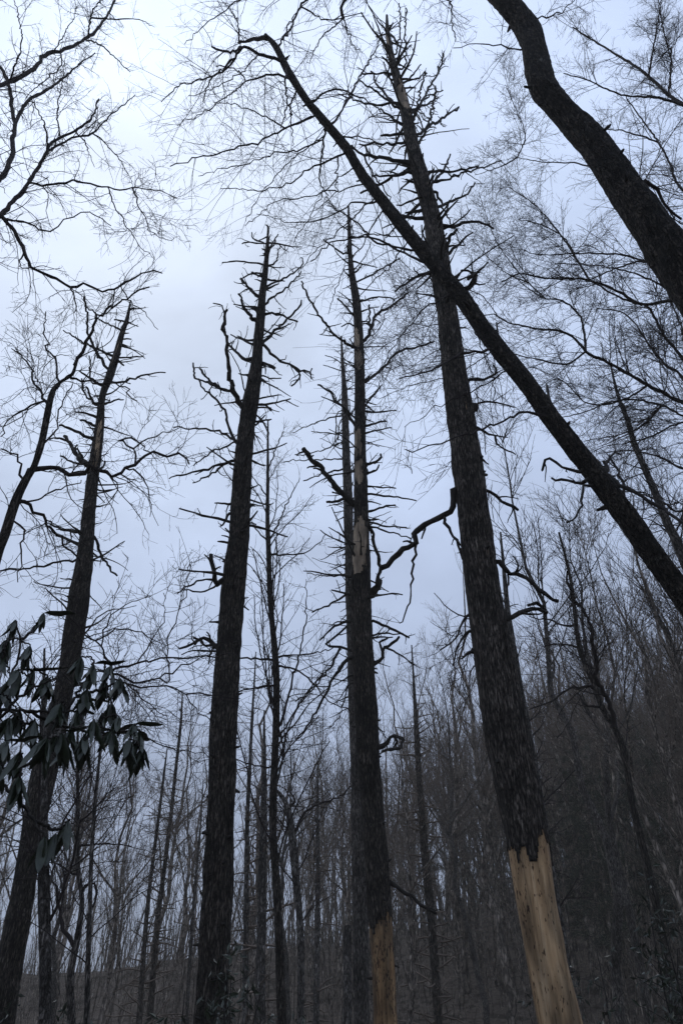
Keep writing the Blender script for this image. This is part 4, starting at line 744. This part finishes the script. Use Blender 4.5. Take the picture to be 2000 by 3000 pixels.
# live trees at the near edge of the wood, fine crowns against the sky
ne = []
for s_, H, w, tm, bm_ in [(121, 17, .24, 'twig', 'slate_bark'), (122, 18, .22, 'twig', 'slate_bark'), (123, 16, .27, 'far_twig', 'far_bark'), (124, 17, .25, 'far_twig', 'slate_bark')]:
    (b, bm), (c, cm) = proto_bare(s_, H, w, twm=tm, bm=bm_, fine=1.35, tw=1.2, tb=.5); ne.append([('trunk', b.obj('trunk', M[bm])), ('crown', c.obj('crown', M[cm]))])
rng = np.random.default_rng(9)
neu = [False] * 4
for q, (px, py, Y, k) in enumerate([(1490, 1330, 21, 0), (1600, 1480, 23, 1), (1730, 1560, 26, 2), (1850, 1450, 24, 0), (1970, 1400, 22, 1), (1985, 1680, 27, 3), (1660, 1800, 32, 2), (1880, 1760, 32, 3), (1330, 1960, 30, 3), (1130, 2010, 32, 2), (470, 2000, 24, 2), (330, 2120, 26, 3), (60, 1880, 21, 1), (170, 2080, 27, 2), (880, 2080, 30, 3), (650, 2150, 31, 2), (1780, 1880, 34, 2)]):
    top = at(px, py, Y); g = float(ground_z(top[0], Y))
    lab = 'bare live tree with fine dark upswept twigs at the near edge of the wood' if k < 2 else 'pale grey bare tree with a fine twiggy crown at the near edge of the wood'
    instantiate('bare_tree', lab, 'tree', 'dark bare trees at the near edge of the wood' if k < 2 else 'pale bare trees at the near edge of the wood', ne[k], not neu[k], (top[0], Y, g - .05), rng.uniform(0, 6.28), (top[2] - g) / (17, 18, 16, 17)[k]); neu[k] = True

# ------------------------------------------------------------------ evergreen pines low on the right
def pine_proto(seed, H):
    global rng
    rng = np.random.default_rng(seed)
    K = 12; zs = np.linspace(-.4, H, K); P = np.stack([rng.normal(size=K) * .05, rng.normal(size=K) * .05, zs], -1); R = H * .011 * (1 - .93 * np.linspace(0, 1, K))
    b = Bag(); b.tubes(P[None], R[None], 9)
    P1, R1 = grow(P[None], R[None], .16, 1.2, 3.4, ang=(70, 100), wig=.08, bias=(0, 0, .12), K=7, rf=.3, rmin=.012, t0=.3, rmax=.04)
    P2, R2 = grow(P1, R1, .28, .3, 1.0, ang=(30, 60), wig=.12, bias=(0, 0, .1), K=4, rf=.5, rmin=.007, flat=.5)
    b.tubes(P1, R1, 4); b.tubes(P2, R2, 3)
    tips = np.concatenate([P2[:, 1], P2[:, 2], P2[:, 3]]); n = len(tips)
    reps = 9; c = np.repeat(tips, reps, 0) + rng.normal(size=(n * reps, 3)) * .05
    d = unit(rng.normal(size=(n * reps, 3)) + np.array([0, 0, .5])); s = unit(np.cross(d, rng.normal(size=(n * reps, 3))))
    L = rng.uniform(.12, .24, (n * reps, 1)); w = .012
    V = np.stack([c - s * w, c + s * w, c + d * L + s * w * .3, c + d * L - s * w * .3], 1).reshape(-1, 3)
    F = np.arange(len(V)).reshape(-1, 4)
    m = M.get('needles')
    if m is None:
        m, t, bb = mat('needles', .7, .3); tex_mix(t, bb, [(.018, .027, .015), (.048, .062, .034)], nscale=1.2); M['needles'] = m
    return [('trunk', b.obj('trunk', M['far_bark'])), ('crown', mesh_obj('crown', V, F, m))]
pp = [pine_proto(201, 15), pine_proto(202, 12)]
pu = [False, False]
rng = np.random.default_rng(31)
pines = [(1660, 2130, 50, 0, 'dense dark pine with a rounded crown nearest the forked live tree'), (1800, 2040, 54, 0, 'dark evergreen pine rising tallest above the right-hand slope'), (1945, 2010, 48, 1, 'dark evergreen pine at the right-hand edge of the wood'),
         (1570, 2260, 56, 1, 'small dark pine half hidden behind the tallest snag'), (1890, 2200, 42, 1, 'bushy dark pine standing before the taller evergreens'), (1240, 2350, 58, 1, 'faint small pine behind the lone dead spire')]
pines += [(px, py, Y, q % 2, 'dark evergreen pine crowded among others on the right-hand slope') for q, (px, py, Y) in enumerate([(1720, 2090, 58), (1870, 2060, 60), (1990, 2060, 56), (1630, 2230, 46), (1740, 2210, 44), (1970, 2200, 40), (1820, 2290, 38), (1690, 2330, 40), (1600, 2390, 48), (1930, 2360, 35), (1760, 2420, 36), (1450, 2330, 60), (1500, 2450, 50), (1360, 2420, 62), (1665, 2180, 34), (1760, 2120, 33), (1850, 2130, 32), (1930, 2080, 31), (1990, 2150, 30), (1600, 2300, 36), (1700, 2250, 31)])]
for px, py, Y, k, lab in pines:
    top = at(px, py, Y); g = float(ground_z(top[0], Y)); H = (15, 12)[k]
    instantiate('pine_tree', lab, 'tree', 'evergreen pines on the slope', pp[k], not pu[k], (top[0], Y, g - .05), Y * 1.7, (top[2] - g) / H); pu[k] = True

# ------------------------------------------------------------------ brush: uncountable thin stems on the slope
rng = np.random.default_rng(77)
def brush(n, ylo, yhi, hl, hh, matk, name, label, K=6, sp=.6, lv=2, rm=.008, pw=1.0):
    y = ylo + (yhi - ylo) * rng.random(n) ** .8; x = (-.56 + 1.16 * rng.random(n) ** pw) * y; z = ground_z(x, y) - .1
    P = np.empty((n, K, 3)); P[:, 0] = np.stack([x, y, z], -1); d = unit(np.stack([rng.normal(size=n) * .13, rng.normal(size=n) * .13, np.ones(n)], -1)); L = rng.uniform(hl, hh, n)
    for k in range(1, K):
        P[:, k] = P[:, k - 1] + d * (L / (K - 1))[:, None]; d = unit(d + rng.normal(size=(n, 3)) * .14)
    R = np.maximum(L * .0042, rm)[:, None] * np.linspace(1, .25, K)[None]
    P1, R1 = grow(P, R, sp, .5, 1.8, ang=(25, 60), wig=.12, bias=(0, 0, .3), K=4, rf=.5, rmin=.006, t0=.3)
    P2, R2 = grow(P1, R1, .5, .2, .7, ang=(25, 55), wig=.12, K=3, rf=.6, rmin=.005)
    b = Bag(); b.tubes(P, R, 3); b.tubes(P1, R1, 3)
    if lv > 1: b.tubes(P2, R2, 3)
    tag(b.obj(name, M[matk]), label, 'brush', kind='stuff')
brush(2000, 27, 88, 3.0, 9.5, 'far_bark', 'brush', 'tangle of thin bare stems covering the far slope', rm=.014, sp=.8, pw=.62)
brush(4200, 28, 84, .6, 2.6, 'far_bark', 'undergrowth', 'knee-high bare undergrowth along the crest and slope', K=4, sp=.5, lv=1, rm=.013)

# ------------------------------------------------------------------ near evergreen shrub with drooping leaves (left)
leafm, t, bb = mat('evergreen_leaf', .42, .5)
last, co = tex_mix(t, bb, [(.012, .018, .009), (.034, .046, .023)], nscale=6)
def leaf_mesh(seed):
    r = random.Random(seed); n = 7; L, Wd = 1.0, r.uniform(.105, .135); V = []; F = []
    for i in range(n):
        u = i / (n - 1); w = Wd * math.sin(math.pi * min(1, u * .93 + .05)) ** .8 * (1 if 0 < i < n - 1 else .12)
        cz = -.10 * math.sin(u * math.pi * .9) * r.uniform(.5, 1.4); fold = .6 * w
        V += [(-w, u * L, cz + fold), (0, u * L, cz), (w, u * L, cz + fold)]
    for i in range(n - 1):
        for j in (0, 1):
            a = i * 3 + j; F.append((a, a + 1, a + 4, a + 3))
    o = mesh_obj('leaf', V, F, leafm); me = o.data; bpy.data.objects.remove(o); return me
leaves = [leaf_mesh(s) for s in range(4)]
def near_shrub():
    base = at(-330, 3000, 3.6); g = float(ground_z(base[0], 3.6))
    root = empty('evergreen_shrub', 'near evergreen shrub with long drooping leathery leaves before the leaning hemlock', 'shrub')
    Y0 = 3.6
    C = np.array([[base[0], Y0, g - .15, .03], [base[0] + .1, Y0, g + .9, .027], [*at(-130, 2420, Y0), .024], [*at(0, 2080, Y0), .018]])
    Q = catmull(C, 26); b = Bag(); b.tubes(Q[None, :, :3], Q[None, :, 3], 8); b.obj('stem', M['branch'], root)
    paths = [Q[:, :3]]
    def twig(start_pts, r0, r1):
        p = np.array(start_pts); q = catmull(np.column_stack([p, np.linspace(r0, r1, len(p))]), 22)
        q[1:-1, :3] += rng.normal(size=(20, 3)) * .004
        b = Bag(); b.tubes(q[None, :, :3], q[None, :, 3], 6); b.obj('branch', M['branch'], root); paths.append(q[:, :3])
    def nearest(p):
        A_ = np.vstack(paths); return A_[np.argmin(np.linalg.norm(A_ - p, axis=1))]
    for pts, y in [([(0, 2085), (110, 2083), (200, 2085), (275, 2060)], 3.6), ([(-20, 2120), (60, 2040), (130, 2000), (150, 1990)], 3.5), ([(0, 2085), (30, 1990), (60, 1900), (50, 1820)], 3.8), ([(110, 2083), (200, 2130), (300, 2145), (412, 2138)], 3.7),
                   ([(-60, 2250), (60, 2250), (140, 2180), (180, 2130)], 3.3), ([(200, 2085), (255, 1990), (275, 1950)], 3.6), ([(275, 2060), (320, 2010), (352, 1990)], 3.7), ([(-60, 2250), (40, 2330), (110, 2420), (132, 2450)], 3.4), ([(60, 1900), (110, 1830), (128, 1800)], 3.9), ([(110, 2420), (170, 2430), (205, 2400)], 3.5)]:
        P_ = [at(x, yy, y) for x, yy in pts]; P_[0] = nearest(P_[0]); twig(P_, .0085, .0045)
    whorls = [(48, 1815, 3.8, 6), (130, 1795, 3.9, 6), (8, 1930, 3.6, 6), (55, 1960, 3.5, 7), (142, 1985, 3.6, 9), (240, 1925, 3.6, 6), (275, 1945, 3.6, 8), (310, 1990, 3.7, 6), (352, 1985, 3.7, 7), (232, 2075, 3.6, 7), (300, 2090, 3.7, 7), (350, 2098, 3.7, 6),
              (408, 2140, 3.7, 9), (380, 2165, 3.6, 5), (30, 2100, 3.5, 7), (20, 2170, 3.4, 7), (175, 2140, 3.2, 8), (140, 2160, 2.9, 6), (60, 2200, 3.3, 6), (210, 2130, 3.5, 5), (-10, 2030, 3.5, 6), (132, 2450, 3.4, 4), (200, 2405, 3.5, 5), (165, 2440, 3.5, 4), (60, 2080, 3.7, 6), (330, 2060, 3.8, 5), (275, 2110, 3.5, 5), (25, 1870, 3.6, 7), (90, 1890, 3.7, 6), (-5, 2230, 3.3, 7), (60, 2270, 3.3, 6), (105, 2110, 3.5, 7), (180, 2060, 3.6, 7), (255, 2020, 3.6, 7), (325, 1950, 3.7, 6), (420, 2190, 3.7, 7), (395, 2120, 3.7, 6), (250, 2150, 3.5, 7), (330, 2140, 3.6, 6), (100, 1960, 3.6, 7), (200, 2180, 3.3, 6), (20, 2000, 3.6, 7)]
    for (px, py, Y, n) in whorls:
        p = at(px, py, Y); q = nearest(p)
        if np.linalg.norm(p - q) > .03:
            mid = (p + q) / 2 + rng.normal(size=3) * .02; twig([q, mid, p], .005, .0038)
        for k in range(n):
            a = 2 * math.pi * (k + rng.uniform(-.3, .3)) / n; out_ = rng.uniform(.12, .65)
            d = Vector((math.cos(a) * out_, math.sin(a) * out_, -1)).normalized()
            if rng.random() < .07: d = Vector((math.cos(a), math.sin(a), .1)).normalized()
            side = d.cross(Vector((math.cos(a), math.sin(a), .6))).normalized(); nrm = side.cross(d).normalized()
            ln = rng.uniform(.10, .175)
            from mathutils import Matrix
            R3 = Matrix((side, d, nrm)).transposed(); R3 = R3 @ Matrix.Rotation(rng.uniform(-.5, .5), 3, 'Y')
            if len(root.children) > 345: break
            o = bpy.data.objects.new('leaf', leaves[int(rng.integers(0, 4))]); COL.objects.link(o); o.parent = root
            o.matrix_local = Matrix.Translation(Vector(p)) @ R3.to_4x4() @ Matrix.Diagonal((ln * rng.uniform(.85, 1.15), ln, ln, 1))
near_shrub()

# low evergreen shrubs round the foot of the thick hemlock and at the lower right: leaves too small to pick apart
def low_shrub(label, px, py, Y, rad, h, n):
    top = at(px, py, Y); x = top[0]; g = float(ground_z(x, Y)); root = empty('low_shrub', label, 'shrub', 'low evergreen shrubs in the understory')
    ns = 9; P = np.empty((ns, 8, 3)); P[:, 0] = np.array([x, Y, g - .1]) + rng.normal(size=(ns, 3)) * np.array([.15, .15, 0])
    d = unit(np.column_stack([rng.normal(size=(ns, 2)) * rad / h * .5, np.ones(ns)])); L = (top[2] - g) * rng.uniform(.7, 1.05, ns)
    for k in range(1, 8):
        P[:, k] = P[:, k - 1] + d * (L / 7)[:, None]; d = unit(d + rng.normal(size=(ns, 3)) * .08)
    R = np.tile(np.linspace(.02, .006, 8), (ns, 1))
    P1, R1 = grow(P, R, .12, .25, .75, ang=(35, 70), wig=.15, bias=(0, 0, .1), K=5, rf=.5, rmin=.004, t0=.45)
    b = Bag(); b.tubes(P, R, 6); b.tubes(P1, R1, 4); b.obj('stems', M['branch'], root)
    tips = np.concatenate([P1[:, 2], P1[:, 3], P1[:, 4]]); tips = tips[rng.integers(0, len(tips), n)]
    c = tips + rng.normal(size=(n, 3)) * .04; dd = unit(rng.normal(size=(n, 3)) + np.array([0, 0, -.7])); s = unit(np.cross(dd, rng.normal(size=(n, 3)))); ln = rng.uniform(.07, .13, (n, 1)); w = ln * .16
    nn = np.cross(s, dd) * ln * .08
    V = np.stack([c, c + dd * ln * .5 + s * w + nn, c + dd * ln, c + dd * ln * .5 - s * w + nn], 1).reshape(-1, 3)
    tag(mesh_obj('foliage', V, np.arange(len(V)).reshape(-1, 4), leafm, root, smooth=False), kind='stuff')
low_shrub('low leafy evergreen shrub round the foot of the thick dark hemlock', 640, 2830, 9.2, .7, 2, 900)
low_shrub('low evergreen shrub between the thick dark hemlock and the centre snag', 870, 2900, 12, .9, 2, 900)
low_shrub('leafy evergreen shrub on the bank right of the bare tan foot', 1960, 2560, 10, .9, 3, 1100)
low_shrub('sparse evergreen shrub low beside the stripped tan foot', 1800, 2760, 12, .9, 2, 700)
low_shrub('dark low evergreen shrub at the foot of the leaning hemlock', 60, 2930, 10, .8, 2, 600)

# ------------------------------------------------------------------ thin damp air in the wood
def haze():
    x0, x1, y0, y1, z0, z1 = -700, 700, -460, 960, -9, 62
    V = [(x, y, z) for z in (z0, z1) for y in (y0, y1) for x in (x0, x1)]
    F = [(0, 2, 3, 1), (4, 5, 7, 6), (0, 1, 5, 4), (2, 6, 7, 3), (0, 4, 6, 2), (1, 3, 7, 5)]
    m = bpy.data.materials.new('haze'); m.use_nodes = True; m.node_tree.nodes.clear()
    o_ = m.node_tree.nodes.new('ShaderNodeOutputMaterial'); v = m.node_tree.nodes.new('ShaderNodeVolumePrincipled')
    v.inputs['Color'].default_value = (1.0, .93, .80, 1); v.inputs['Density'].default_value = .0017
    m.node_tree.links.new(v.outputs[0], o_.inputs['Volume'])
    tag(mesh_obj('haze', V, F, m, smooth=False), 'thin pale damp air filling the whole wood', 'haze', kind='stuff')
haze()
